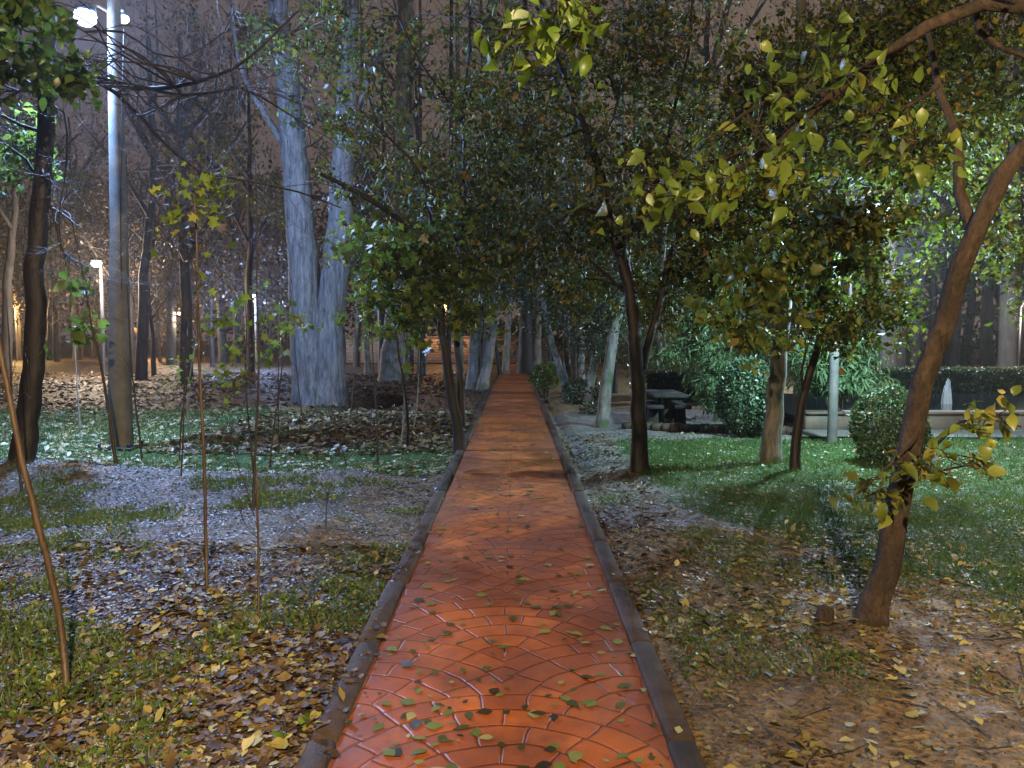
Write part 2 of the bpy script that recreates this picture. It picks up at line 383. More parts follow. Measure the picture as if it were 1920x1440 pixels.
def ground_material():
    m, nt = new_mat('park ground'); q = N(nt); c = q.coord('Object')
    at = q.n('ShaderNodeAttribute', attribute_name='zone'); sp = q.n('ShaderNodeSeparateColor'); q.set(sp.inputs[0], at.outputs['Color'])
    gr, li, gv = sp.outputs[0], sp.outputs[1], sp.outputs[2]
    n1 = q.noise(c, 3.0, 5, .65); n2 = q.noise(c, 19, 5, .7); n3 = q.noise(c, 70, 3, .6)
    dirt = q.ramp(n2, [(.3, (.080, .054, .024)), (.5, (.21, .145, .065)), (.72, (.37, .27, .135))])
    dirt = q.mix(q.ramp(n1, [(.42, (0, 0, 0)), (.62, (.7, .7, .7))]), dirt, (.07, .046, .028))
    vor = q.n('ShaderNodeTexVoronoi'); q.set(vor.inputs['Vector'], c); vor.inputs['Scale'].default_value = 26; vor.inputs['Randomness'].default_value = 1
    grav = q.mix(q.math('MULTIPLY', vor.outputs['Distance'], 1.1, clamp=True), (.30, .30, .29), (.10, .10, .095))
    grav = q.mix(q.ramp(n1, [(.45, (0, 0, 0)), (.6, (.6, .6, .6))]), grav, (.09, .075, .055))
    litc = q.mix(q.ramp(vor.outputs['Distance'], [(.1, (0, 0, 0)), (.6, (1, 1, 1))]), (.17, .11, .065), (.035, .024, .016))
    grc = q.ramp(n2, [(.3, (.024, .040, .014)), (.5, (.035, .085, .024)), (.7, (.07, .13, .035))])
    def soft(w, k): return q.math('MULTIPLY', q.math('SUBTRACT', q.math('ADD', w, q.math('MULTIPLY', q.math('SUBTRACT', q.math('ADD', q.math('MULTIPLY', n1, .6), q.math('MULTIPLY', n2, .4)), .5), 1.6)), .35), k, clamp=True)
    col = q.mix(soft(gv, 4), dirt, grav)
    col = q.mix(soft(li, 4), col, litc)
    col = q.mix(soft(gr, 4), col, grc)
    hgt = q.math('ADD', q.math('MULTIPLY', n2, .6), q.math('ADD', q.math('MULTIPLY', n3, .25), q.math('MULTIPLY', vor.outputs['Distance'], .45)))
    rg = q.n('ShaderNodeMapRange'); q.set(rg.inputs[0], q.noise(c, 7, 4)); rg.inputs[1].default_value = .35; rg.inputs[2].default_value = .65
    rg.inputs[3].default_value = .42; rg.inputs[4].default_value = .75
    col = q.mix(q.math('SUBTRACT', 1, at.outputs['Alpha'], clamp=True), col, (.010, .009, .008))  # shade inside the hollow, painted near-black into the soil colour
    q.out(col, rg.outputs[0], q.bump(hgt, 1.0, .05), .22)
    return m
M['ground'] = ground_material()

# ------------------------------------------------------------ world: dull pinkish city glow on low cloud
w = bpy.data.worlds.new('World'); sc.world = w; w.use_nodes = True
nt = w.node_tree; nt.nodes.clear(); q = N(nt)
tc = q.n('ShaderNodeTexCoord').outputs['Generated']
cl = q.noise(tc, 2.2, 4, .55)
sx = q.n('ShaderNodeSeparateXYZ'); q.set(sx.inputs[0], tc)
skyc = q.ramp(cl, [(.3, (.145, .105, .082)), (.7, (.215, .155, .120))])
skyc = q.mix(q.math('MULTIPLY', q.math('ADD', sx.outputs[0], .75), .95, clamp=True), (.078, .062, .070), skyc)
bg = q.n('ShaderNodeBackground'); q.set(bg.inputs[0], skyc); bg.inputs[1].default_value = .47
nt.links.new(bg.outputs[0], q.n('ShaderNodeOutputWorld').inputs[0])

# ------------------------------------------------------------ ground
def graded(a0, a1, fine0, fine1, step, grow):
    xs = list(np.arange(fine0, fine1 + 1e-6, step)); s = step; x = fine1
    while x < a1: s *= grow; x += s; xs.append(x)
    s = step; x = fine0
    while x > a0: s *= grow; x -= s; xs.insert(0, x)
    return np.array(xs)
gx = graded(-160, 160, -5.2, 6.2, .045, 1.045)
gy = graded(-40, 260, 2.4, 11.5, .045, 1.035)
XX, YY = np.meshgrid(gx, gy); ZZ = gz(XX, YY)
ny, nx = XX.shape
i = np.arange(ny - 1)[:, None] * nx; j = np.arange(nx - 1)[None, :]
GF = np.stack([i + j, i + j + 1, i + nx + j + 1, i + nx + j], -1).reshape(-1, 4)
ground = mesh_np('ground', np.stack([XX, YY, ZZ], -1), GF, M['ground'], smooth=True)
kind(ground, 'structure')
def zones(x, y):
    n = fbm(x * .8 + 3, y * .8 + 7, 4)
    left = x < -0.5
    g = np.where(left, sstep(8.6, 9.6, y) * (1 - sstep(15.5, 19, y)) * .95 * (1 - .6 * sstep(-4.6, -2.8, x) * sstep(11.0, 12.2, y)), 0.)
    g = np.where(left, np.maximum(g, .85 * np.exp(-((x + 1.15) / .45) ** 2) * sstep(4.0, 4.8, y) * (1 - sstep(5.6, 6.6, y))), g)
    g = np.where(left, np.maximum(g, sstep(17, 22, y) * .22), g)
    gr = sstep(.2, 1.0, (x - 1.0) - (7.2 - y) * .62) * sstep(4.2, 5.6, y) * (1 - sstep(12.3, 12.9, y)) * sstep(1.1, 1.9, x)
    g = np.where(left, g, gr)
    l = np.where(left, .85 * sstep(16, 19, y) + .75 * (1 - sstep(4.6, 6.2, y + .5 * x * .3)) + .9 * sstep(10.8, 12, y) * sstep(-4.8, -3.2, x), .35 * (1 - sstep(4.5, 7.5, y)))
    v = np.where(left, sstep(4.6, 6.0, y) * (1 - sstep(9.2, 9.8, y)) * sstep(-1.2, -2.2, x), .9 * sstep(6.2, 7.2, y) * (1 - sstep(15, 19, y)))
    m2 = fbm(x * 2.3 + 11, y * 2.3, 3)
    return np.clip(g * (.62 * n + 1.15 * m2 + .05), 0, 1), np.clip(l * (.5 + n), 0, 1), np.clip(v, 0, 1)
a, b, c = zones(XX, YY)
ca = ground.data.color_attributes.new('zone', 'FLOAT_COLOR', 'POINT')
ca.data.foreach_set('color', np.stack([a, b, c, sstep(.75, 1.05, np.hypot((XX - PIT[0]) / .85, (YY - PIT[1]) / 2.1))], -1).astype(np.float32).ravel())  # alpha masks the shade painted into the hollow

# path slab and kerbs
py_ = graded(-8, 42, 2.0, 9.0, .03, 1.03); px_ = np.linspace(-PW, PW, 60)
X, Y = np.meshgrid(px_, py_)
Z = .004 + (fbm(X * 1.5 + 40, Y * 1.5, 2) - .37) * .012 - .006 * np.abs(X / PW) ** 4
Z = np.maximum(Z, -.02)
n_y, n_x = X.shape; i = np.arange(n_y - 1)[:, None] * n_x; j = np.arange(n_x - 1)[None, :]
path = mesh_np('path', np.stack([X, Y, Z], -1), np.stack([i + j, i + j + 1, i + n_x + j + 1, i + n_x + j], -1).reshape(-1, 4), M['path'], smooth=True, org=(0, 0, 0))
path.location = (PCX, 0, 0); kind(path, 'structure')
for sgn in (-1, 1):
    k = MB(); y = -8.0
    while y < 42:
        L = 1.0
        jx = (random.random() - .5) * .012; jz = (random.random() - .5) * .016
        k.box((PCX + sgn * (PW + KW / 2 + .002) + jx, y + L / 2, -.06 + jz), (KW, L - .016, .17), rz=(random.random() - .5) * .012, bev=.012)
        y += L
    kind(k.build('kerb', M['kerb'], smooth=False), 'structure')

# ------------------------------------------------------------ leaves
def tmpl(kind_):
    if kind_ == 'quad':      # folded pointed oval, two triangles
        V = np.array([(0, 0, 0), (-.30, .48, .10), (0, 1, -.05), (.30, .48, .10)]); Fq = [(0, 3, 2), (0, 2, 1)]
    elif kind_ == 'oval':    # curled oval leaf
        V = np.array([(0, 0, 0), (0, .30, .05), (0, .60, .02), (0, .86, -.08), (0, 1.10, -.24), (-.20, .16, .09), (-.33, .40, .15), (-.28, .66, .10), (-.14, .90, -.04), (.20, .16, .09), (.33, .40, .15), (.28, .66, .10), (.14, .90, -.04)])
        Fq = [(0, 1, 5), (5, 1, 6), (1, 2, 6), (6, 2, 7), (2, 3, 7), (7, 3, 8), (3, 4, 8), (0, 9, 1), (9, 10, 1), (1, 10, 2), (10, 11, 2), (2, 11, 3), (11, 12, 3), (3, 12, 4)]
    elif kind_ == 'flat':
        V = np.array([(0, 0, 0), (-.22, .20, .02), (-.33, .45, .03), (-.19, .78, .02), (0, 1.08, -.03), (.19, .78, .03), (.33, .45, .02), (.22, .20, .01), (0, .5, .03)])
        Fq = [(8, i, (i + 1) % 8) for i in range(8)]
    elif kind_ == 'curl':
        V = np.array([(0, 0, 0), (-.26, .25, .14), (-.36, .55, .20), (-.15, .88, .10), (0, 1.05, .16), (.15, .88, .06), (.36, .55, .12), (.26, .25, .10), (0, .5, 0)])
        Fq = [(8, i, (i + 1) % 8) for i in range(8)]
    elif kind_ == 'lobed':
        V = np.array([(0, 0, 0), (-.50, .10, .04), (-.24, .34, .03), (-.56, .66, .06), (-.20, .68, .02), (0, 1.08, -.1), (.20, .68, .02), (.56, .66, .06), (.24, .34, .03), (.50, .10, .04), (0, .42, -.02)])
        Fq = [(10, i, (i + 1) % 10) for i in range(10)]
    elif kind_ == 'blade':
        V = np.array([(-.05, 0, 0), (.05, 0, 0), (.02, 1, .35)]); Fq = [(0, 1, 2)]
    elif kind_ == 'spray':   # feathery strip
        V = np.array([(0, 0, 0), (-.09, .5, 0), (0, 1, -.25), (.09, .5, 0)]); Fq = [(0, 3, 2), (0, 2, 1)]
    return V, np.array(Fq)
def leaves(name, pts, size, mat, parent=None, t='quad', up=0., droop=.5, flat=0., seed=1, var=.35, org=None):
    """many leaf-sized faces: pts (n,3); droop pulls the leaf tips down, flat lays the leaves level"""
    r = np.random.default_rng(seed); pts = np.asarray(pts, float); n = len(pts)
    if n == 0: return None
    D = r.normal(size=(n, 3)); D[:, 2] = D[:, 2] * (1 - flat) - droop; D /= np.linalg.norm(D, axis=1)[:, None]
    Nn = r.normal(size=(n, 3)) * (1 - flat * .85); Nn[:, 2] += .6 + flat * 1.5 + up
    Sx = np.cross(D, Nn); Sx /= np.linalg.norm(Sx, axis=1)[:, None] + 1e-9
    Nn = np.cross(Sx, D)
    V, Fq = tmpl(t)
    s = size * (1 + var * (r.random(n) * 2 - 1)); wv = .75 + .5 * r.random(n); cu = r.random(n) * 1.6 + .2
    A = (V[None, :, 0, None] * Sx[:, None, :] * wv[:, None, None] + V[None, :, 1, None] * D[:, None, :] + V[None, :, 2, None] * Nn[:, None, :] * cu[:, None, None]) * s[:, None, None] + pts[:, None, :]
    Fa = (Fq[None] + (np.arange(n) * len(V))[:, None, None]).reshape(-1, 3)
    return mesh_np(name, A.reshape(-1, 3), Fa, mat, parent, smooth=t in ('oval', 'lobed', 'curl'), org=org)

def ground_pts(n, x0, x1, y0, y1, seed, clump=.5, dens=None, lift=.006):
    r = np.random.default_rng(seed)
    x = r.uniform(x0, x1, n * 3); y = r.uniform(y0, y1, n * 3)
    w_ = sstep(clump - .12, clump + .12, fbm(x * 1.1 + seed, y * 1.1, 4)) * .85 + .15
    if dens is not None: w_ = w_ * dens(x, y)
    off = np.abs(x - PCX) - PW
    k = (r.random(len(x)) < w_) & ((off > KW + .03) | ((off > 0) & (r.random(len(x)) < .10)))
    x, y = x[k][:n], y[k][:n]
    z = gz(x, y); z = np.where(np.abs(x - PCX) < PW + KW, .028, z)
    return np.stack([x, y, z + lift + r.random(len(x)) * .012], -1)
def litter(name, pts, size, mat, label, t='curl', seed=3, flat=.86, cat='fallen leaves'):
    o = leaves(name, pts, size, mat, t=t, droop=0, flat=flat, seed=seed, var=.6)
    return kind(o, 'stuff', label, cat)
litter('fallen_leaves', ground_pts(8500, -4.2, -.7, 2.5, 6.0, 21, .50), .046, M['litter'], 'yellow and tan fallen leaves covering the near ground left of the path', seed=31)
litter('fallen_leaves', ground_pts(3200, -7, -.75, 4.6, 9.4, 22, .50), .034, M['litter_wet'], 'wet dark fallen leaves on the blue lit bank left of the path', seed=32)
litter('fallen_leaves', ground_pts(10000, -10, -.8, 9.2, 17, 23, .42), .085, M['litter_lawn' ], 'pale fallen leaves strewn over the lawn around the concrete lamp pole', seed=33) if False else None
litter('fallen_leaves', ground_pts(9000, -12, -.8, 9.2, 17, 23, .44), .075, M['litter_lawn'], 'pale fallen leaves strewn over the left lawn beyond the bank', seed=33)
litter('fallen_leaves', ground_pts(9000, -5.2, -.9, 10.9, 16.5, 24, .25), .095, M['litter_brown'], 'brown drift of fallen leaves in front of the twin poplar', seed=34)
litter('fallen_leaves', ground_pts(2600, .6, 4.8, 2.5, 6.6, 25, .50), .048, M['litter_yellow'], 'yellowish fallen leaves on bare earth right of the path', seed=35)
litter('fallen_leaves', ground_pts(6000, .7, 7.6, 5.2, 13.2, 26, .36), .036, M['litter_lawn'], 'small pale wet leaves dotted over the right lawn', seed=36)
litter('fallen_leaves', ground_pts(1100, .7, 1.5, 4.5, 13.2, 27, .46), .05, M['litter_brown'], 'dark fallen leaves gathered along the right kerb', seed=37)
r_ = np.random.default_rng(77)
n = 1500; y = 2.6 + (r_.random(n) ** 1.5) * 26; x = r_.uniform(-PW, PW, n) + PCX
kk = r_.random(n) < .25 + .75 * sstep(.40, .56, fbm(x * 2, y * 1.3 + 5, 3))
litter('fallen_leaves', np.stack([x, y, np.full(n, .012) + r_.random(n) * .003], -1)[kk][:820], .052, M['litter_path'], 'scattered green and yellow leaves lying on the red path', seed=38, t='flat', flat=.985)
litter('ground_debris', ground_pts(34000, -7.5, -.75, 4.2, 9.5, 29, .30), .021, M['debris'], 'fine wet silvery crumbs and leaf bits covering the blue lit bank', seed=40, cat='debris')
litter('ground_debris', ground_pts(14000, .7, 5, 2.6, 8.5, 30, .42), .018, M['debris_brown'], 'fine brown crumbs of earth and leaf bits right of the path', seed=41, cat='debris')
litter('ground_debris', ground_pts(14000, -4.4, -.75, 2.5, 5.4, 61, .42), .020, M['debris_brown'], 'fine brown crumbs between the near leaves left of the path', seed=42, cat='debris')
# grass and weeds
def grassd(lo):
    def f(x, y):
        g, _, _ = zones(x, y); return sstep(lo, lo + .25, g)
    return f
def blades(name, pts, size, mat, label, seed):
    o = leaves(name, pts, size, mat, t='blade', droop=-1.4, flat=0, seed=seed, var=.5); return kind(o, 'stuff', label, 'grass')
blades('grass', ground_pts(70000, .9, 8.0, 4.4, 13.0, 41, .2, grassd(.35), 0), .060, M['grass'], 'short green grass of the lawn right of the path', 51)
blades('grass', ground_pts(42000, -12, -.8, 8.8, 17.5, 42, .3, grassd(.3), 0), .075, M['grass'], 'green grass of the lawn beyond the left bank', 52)
def weedg(x, y): return sstep(.49, .60, fbm(x * 1.3 + 60, y * 1.3 + 8, 4))
blades('grass', ground_pts(26000, -5.5, -.78, 2.8, 8.6, 45, .3, weedg, 0), .055, M['weed'], 'tufts of weedy grass between the leaves near the left kerb', 55)
blades('grass', ground_pts(9000, .8, 5.5, 3.4, 8.2, 46, .3, weedg, 0), .045, M['weed'], 'thin tufts of grass on the bare earth at the right', 56)
def weedd(x, y): return sstep(.47, .57, fbm(x * 1.3 + 60, y * 1.3 + 8, 4))
litter('fallen_leaves', ground_pts(12000, -22, -1, 16.5, 34, 28, .40), .11, M['litter_brown'], 'dark leaf litter on the floor of the left wood', seed=39)
o = leaves('weeds', ground_pts(13000, -5, -.8, 2.6, 8.5, 43, .3, weedd, .01), .030, M['weed'], t='oval', droop=-.6, flat=.3, seed=53); kind(o, 'stuff', 'low green weeds growing among the leaves left of the path', 'weeds')
o = leaves('weeds', ground_pts(6500, .8, 5.5, 3.6, 8.0, 44, .35, weedd, .005), .026, M['weed'], t='oval', droop=-.5, flat=.4, seed=54); kind(o, 'stuff', 'sparse green weeds on the earth right of the path', 'weeds')

r = np.random.default_rng(88); mb = MB()
for _ in range(420):
    x = r.uniform(-5, 5); y = r.uniform(2.6, 10)
    if abs(x - PCX) < PW + KW + .03: continue
    L = r.uniform(.05, .22); a_ = r.random() * 6.28; b2 = a_ + r.normal() * .4
    p0 = np.array([x, y, 0]); p1 = p0 + (math.cos(a_) * L, math.sin(a_) * L, 0); p2 = p1 + (math.cos(b2) * L, math.sin(b2) * L, 0)
    pp = np.array([p0, p1, p2]); pp[:, 2] = gz(pp[:, 0], pp[:, 1]) + .012
    mb.tube(pp, [.0035, .003, .0015], 4, cap=False)
kind(mb.build('twigs', M['bark_twig']), 'stuff', 'thin fallen twigs strewn on the earth on both sides', 'twigs')
# ------------------------------------------------------------ trees
LAWN_LAMP = P(1566, 415, dist(830) - 1.15)
class Tree:
    def __init__(s, name, label, base, group=None, cat='tree', wood='bark_dark', leaf='leaf_dark', seed=1):
        s.root = thing(name, label, cat, base, group); s.mb = MB(); s.tw = MB(); s.lp = []; s.limbs = []
        s.wood = wood; s.leaf = leaf; s.r = np.random.default_rng(seed); s.seed = seed
    def limb(s, pts, r0, r1, k=8, step=.20, jit=.009, lump=.12, flare=0, world=False):
        W = [np.array(p, float) if world else P(*p) for p in pts]
        n = len(W); rad = [r0 + (r1 - r0) * i / (n - 1) for i in range(n)]
        p, rr = cr(W, rad, step)
        jj = s.r.normal(size=p.shape) * jit; jj[0] = 0; jj[-1] = 0
        p = p + jj * np.minimum(1, rr[:, None] / .05)
        if flare:
            L = np.linalg.norm(p - p[0], axis=1); rr = rr * (1 + flare * np.exp(-L / (r0 * 2.2)))
        s.mb.tube(p, rr, k, lump); s.limbs.append((p, rr)); return p, rr
    def trunk(s, pts, r0, r1, k=12, flare=.45, **kw):
        d = pts[0][2]; g = G(pts[0][0], pts[0][1]); 
        zg = float(gz(g[0], g[1])); b = np.array([g[0], g[1], zg])
        W = [b + (0, 0, -.12)] + [P(*p) for p in pts[1:]]
        return s.limb(W, r0, r1, k=k, flare=flare, world=True, **kw)
    def sub(s, start, d, L, r, depth, bend=.35, grav=0., nchild=3, nodes=None, k=4):
        n = 5; pts = [start]; dd = d / (np.linalg.norm(d) + 1e-9); v = dd.copy()
        for i in range(n):
            v = v + s.r.normal(size=3) * bend * .45; v[2] += grav; v /= np.linalg.norm(v)
            pts.append(pts[-1] + v * L / n)
        pts = np.array(pts); rad = np.linspace(r, max(r * .4, .0012), n + 1)
        s.tw.tube(pts, rad, k if depth > 0 else 3, cap=False)
        if nodes is not None and depth <= 1: nodes.append(pts[1:])
        if depth > 0:
            for c_ in range(nchild):
                i = s.r.integers(1, n + 1)
                dv = v * .9 + s.r.normal(size=3) * .65
                s.sub(pts[i], dv, L * (.5 + .25 * s.r.random()), rad[i] * .72, depth - 1, bend, grav, nchild, nodes, k)
    def spawn(s, n, L, depth, t0=.35, which=None, up=.3, out=.9, grav=0., nchild=3, rk=.45, rmin=.003, nodes=None, bend=.35):
        ls = s.limbs if which is None else [s.limbs[i] for i in which]
        for _ in range(n):
            p, rr = ls[s.r.integers(len(ls))]
            i = int(len(p) * (t0 + (1 - t0) * s.r.random())); i = min(max(i, 1), len(p) - 1)
            T = p[i] - p[i - 1]; T /= np.linalg.norm(T) + 1e-9
            d = T * .5 + s.r.normal(size=3) * out; d[2] += up
            s.sub(p[i], d, L * (.6 + .8 * s.r.random()), max(rr[i] * rk, rmin), depth, bend, grav, nchild, nodes)
    def blob(s, px, py, d, rad, n, sq=.75, spread=.10, conn=True, ntw=None, twr=.004):
        """a leafy spray: a branch from the nearest limb to the centre, twigs through it and leaves along the twigs"""
        c = P(px, py, d); s.blobw(c, rad, n, sq, spread, conn, ntw, twr)
    def blobw(s, c, rad, n, sq=.75, spread=.10, conn=True, ntw=None, twr=.004):
        if conn and s.limbs:
            best = min(((np.min(np.linalg.norm(p - c, axis=1)), a_) for a_, (p, _) in enumerate(s.limbs)))
            p, rr = s.limbs[best[1]]; i = int(np.argmin(np.linalg.norm(p - c, axis=1))); q0 = p[i]
            L = np.linalg.norm(c - q0)
            if L > .1:
                m1 = q0 + (c - q0) * .35 + s.r.normal(size=3) * L * .08; m2 = q0 + (c - q0) * .7 + s.r.normal(size=3) * L * .08 + (0, 0, L * .06)
                r0 = min(rr[i] * .5, .008 + .009 * L)
                pp, r2 = cr([q0, m1, m2, c], [r0, r0 * .75, r0 * .55, r0 * .35], .12)
                s.tw.tube(pp, r2, 5, cap=False)
        ntw = ntw or max(4, int(n / 14))
        per = max(2, int(n / ntw))
        for _ in range(ntw):
            a0 = c + s.r.normal(size=3) * rad * .40 * np.array([1, 1, sq])
            dv = (a0 - c) + s.r.normal(size=3) * rad * .5; dv[2] *= sq
            L = rad * (.5 + .6 * s.r.random()); dv /= np.linalg.norm(dv) + 1e-9
            m = a0 + dv * L * .5 + s.r.normal(size=3) * L * .08; e = a0 + dv * L + np.array([0, 0, -.08 * L])
            st = c + (a0 - c) * .3
            s.tw.tube(np.array([st, a0, m, e]), np.array([twr, twr * .8, twr * .6, twr * .3]), 3, cap=False)
            t = s.r.random(per)[:, None]
            pp = np.where(t < .5, a0 + (m - a0) * t * 2, m + (e - m) * (t * 2 - 1)) + s.r.normal(size=(per, 3)) * spread * .5
            s.lp.append(pp)
    def fill(s, regs):
        """regs: (cx, cy, rx, ry, d0, d1, number of sprays, radius, leaves each)"""
        for (cx, cy, rx, ry, d0, d1, nb, rad, nl) in regs:
            for _ in range(nb):
                a_ = s.r.random() * 6.283; q_ = math.sqrt(s.r.random())
                s.blob(cx + math.cos(a_) * rx * q_, cy + math.sin(a_) * ry * q_, d0 + (d1 - d0) * s.r.random(), rad * (.7 + .6 * s.r.random()), int(nl * (.6 + .8 * s.r.random())))
    def done(s, size=.07, t='quad', leafname='crown', droop=.5, var=.55, twig='bark_twig'):
        tr = s.mb.build('trunk', M[s.wood], s.root) if s.mb.V else None
        if s.tw.V: s.tw.build('branches', M[twig], s.root)
        if s.lp:
            L_ = np.vstack(s.lp); L_ = L_[np.linalg.norm(L_ - LAWN_LAMP, axis=1) > 1.25]
            leaves(leafname, L_, size, M[s.leaf], s.root, t, droop=droop, seed=s.seed, var=var)
        return s.root

# forked tree at the left kerb
d = dist(845); A = Tree('young_tree', 'dark forked tree leaning over the left kerb of the red path', G(862, 845), leaf='leaf_dark', seed=101)
A.trunk([(864, 845, d), (852, 760, d), (840, 690, d), (829, 620, d), (824, 555, d + .1), (815, 500, d + .1), (765, 430, d - .2), (690, 372, d - .5), (600, 325, d - .8)], .082, .026, k=10)
A.limb([(866, 800, d), (864, 720, d + .1), (856, 640, d + .2), (855, 560, d + .2), (864, 470, d + .3), (868, 400, d + .3), (872, 300, d + .3), (868, 200, d + .4), (880, 90, d + .4), (878, -60, d + .5)], .056, .020)
A.limb([(864, 440, d + .3), (900, 350, d + .6), (950, 290, d + .9), (1010, 235, d + 1)], .034, .012)
A.limb([(868, 235, d + .4), (830, 175, d + .2), (790, 120, d), (745, 30, d - .2)], .026, .010)
A.limb([(852, 520, d + .2), (820, 470, d), (790, 330, d - .3), (740, 270, d - .4), (680, 210, d - .6)], .030, .010)
A.limb([(830, 600, d), (790, 560, d - .5), (740, 545, d - .9), (690, 560, d - 1.1)], .022, .008)
A.spawn(40, .7, 2, t0=.35, up=.4, nchild=2, rk=.35, rmin=.004)
A.fill([(890, 330, 120, 190, d - .8, d + 1.6, 44, .38, 110), (730, 350, 70, 50, d - 1, d + 1, 6, .30, 70), (900, 190, 200, 190, d + 1.2, d + 3.5, 30, .48, 120), (900, 480, 110, 80, d - .5, d + 1.5, 20, .36, 120),
        (600, 90, 90, 80, d - 1, d + 1, 9, .38, 80), (900, 50, 140, 60, d - .5, d + 1, 11, .36, 70), (660, 210, 50, 80, d - 1, d, 8, .32, 80), (660, 340, 60, 40, d - 1, d, 4, .26, 50)])
A.done(.078)
A2 = Tree('leafy_sapling', 'bright green low hanging foliage left of the forked kerb tree', G(765, 838), leaf='leaf_mid', wood='bark_twig', seed=102)
A2.limb([tuple(G(765, 838, -.05)), tuple(P(762, 760, 10.6)), tuple(P(745, 640, 10.3)), tuple(P(735, 540, 10.2)), tuple(P(760, 450, 10.2))], .022, .008, k=6, world=True, lump=.05)
A2.limb([(745, 610, 10.3), (700, 560, 10.1), (650, 500, 9.9)], .012, .005, k=5)
A2.fill([(745, 560, 90, 70, 9.6, 11, 16, .28, 60), (700, 470, 95, 50, 9.5, 11, 13, .30, 60), (830, 430, 70, 50, 10, 11, 8, .28, 50), (880, 560, 50, 40, 10.4, 11.2, 6, .25, 50)])
A2.done(.090, 'lobed')

# tree right of the path
d = dist(878); B = Tree('park_tree', 'slim dark tree with forked trunk on the earth right of the red path', G(1200, 878), leaf='leaf_dark', seed=103)
B.trunk([(1201, 878, d), (1197, 800, d), (1193, 700, d), (1188, 610, d), (1178, 540, d), (1158, 460, d + .1), (1135, 390, d + .1), (1122, 310, d + .2), (1095, 240, d + .3), (1062, 150, d + .3), (1030, 70, d + .4), (1000, -60, d + .4)], .102, .028, k=12, flare=.35)
B.limb([(1205, 690, d), (1222, 620, d + .1), (1245, 540, d + .2), (1262, 470, d + .3), (1300, 390, d + .5), (1340, 340, d + .7), (1400, 270, d + .9), (1470, 190, d + 1)], .055, .016)
B.limb([(1150, 440, d), (1120, 400, d - .3), (1080, 392, d - .6), (1040, 420, d - .8), (985, 458, d - 1)], .026, .008)
B.limb([(1160, 480, d), (1200, 400, d + .2), (1240, 320, d + .2), (1260, 220, d + .4), (1290, 100, d + .4), (1300, -40, d + .5)], .036, .012)
B.limb([(1110, 290, d + .2), (1150, 220, d), (1170, 130, d), (1180, 20, d)], .026, .010)
B.limb([(1182, 560, d), (1120, 500, d + .3), (1060, 450, d + .8)], .022, .008)
B.spawn(46, .8, 2, t0=.35, up=.4, nchild=2, rk=.35, rmin=.004)
B.fill([(1150, 130, 230, 150, d + 1.2, d + 3.5, 32, .48, 120), (1110, 260, 190, 220, d - .8, d + 1.6, 62, .40, 115), (1330, 330, 150, 170, d - .6, d + 1.6, 44, .40, 130), (1080, 490, 140, 90, d + .2, d + 1.8, 22, .36, 120),
        (1380, 490, 120, 80, d, d + 1.4, 20, .36, 130), (1220, 90, 100, 90, d - .5, d + 1.2, 14, .36, 90), (1430, 230, 70, 40, d - .5, d + 1.2, 6, .32, 110), (1240, 560, 90, 50, d + .2, d + 1.2, 9, .3, 110)])
B.done(.072)

# leaning tree at the right, its limbs reach back over the path
d = 4.38; C_ = Tree('leaning_tree', 'brown leaning trunk beside the stump at the right, branches hanging over the path', G(1620, 1172), wood='bark_brown', leaf='leaf_bright', seed=104)
C_.trunk([(1622, 1172, d), (1655, 1060, d), (1683, 950, d), (1708, 830, d), (1735, 720, d), (1765, 620, d), (1800, 500, d - .05), (1832, 420, d - .1), (1872, 330, d - .1), (1935, 255, d - .1), (2040, 130, d - .2), (2080, -40, d - .3)], .068, .040, k=18, flare=.75, jit=.012, lump=.13)
C_.limb([(1826, 440, d), (1800, 360, d + .1), (1800, 260, d + .2), (1760, 170, d + .3), (1740, 60, d + .4)], .038, .014)
C_.limb([(2060, 60, d - .3), (1920, 10, d - .2), (1840, 8, d - .1), (1740, 50, d - .1), (1640, 115, d), (1540, 195, d), (1430, 285, d + .1), (1330, 360, d + .2), (1290, 410, d + .3)], .046, .010)
C_.limb([(1830, 25, d), (1835, 60, d), (1880, 90, d), (1960, 120, d)], .022, .010)
C_.limb([(1900, 0, d - .3), (1700, -60, d - .9), (1450, -70, d - 1.5), (1200, -60, d - 2.0), (1000, -50, d - 2.2)], .028, .008)
C_.limb([(1545, 180, d), (1480, 175, d - .5), (1400, 210, d - .9), (1330, 260, d - 1.1)], .012, .004)
C_.limb([(1440, 275, d), (1350, 300, d - .5), (1270, 320, d - .8), (1200, 360, d - .9)], .010, .004)
C_.limb([(1760, 160, d), (1700, 200, d - .3), (1640, 210, d - .4)], .012, .004)
C_.limb([(1700, 850, d), (1720, 820, d - .2), (1660, 880, d - .3), (1610, 925, d - .3)], .010, .004)
C_.limb([(1695, 905, d), (1760, 830, d - .2), (1800, 790, d - .3), (1850, 785, d - .3), (1915, 800, d - .35)], .010, .004)
C_.limb([(1695, 905, d), (1780, 880, d - .3), (1830, 870, d - .4), (1880, 900, d - .4)], .008, .003)
nb = 9
C_.fill([(1470, 200, 50, 60, d - .9, d - .4, 5, .12, 11), (1440, 290, 70, 45, d - 1.1, d - .5, 7, .12, 14), (1340, 330, 80, 40, d - 1.1, d - .6, 6, .13, 14), (1230, 355, 50, 30, d - 1.2, d - .8, 5, .11, 12),
         (1650, 210, 60, 50, d - .5, d - .1, 5, .13, 12), (1740, 290, 50, 40, d - .4, d, 4, .12, 8), 
         (1560, 100, 60, 60, d - .5, d, 5, .14, 12)])
C_.done(.068, 'oval', droop=.9, leafname='leaves')
CT = Tree('leafy_branch', 'bright green leaves hanging into the top centre of the view', P(1060, -60, 2.2), cat='branch', wood='bark_twig', leaf='leaf_top', seed=112)
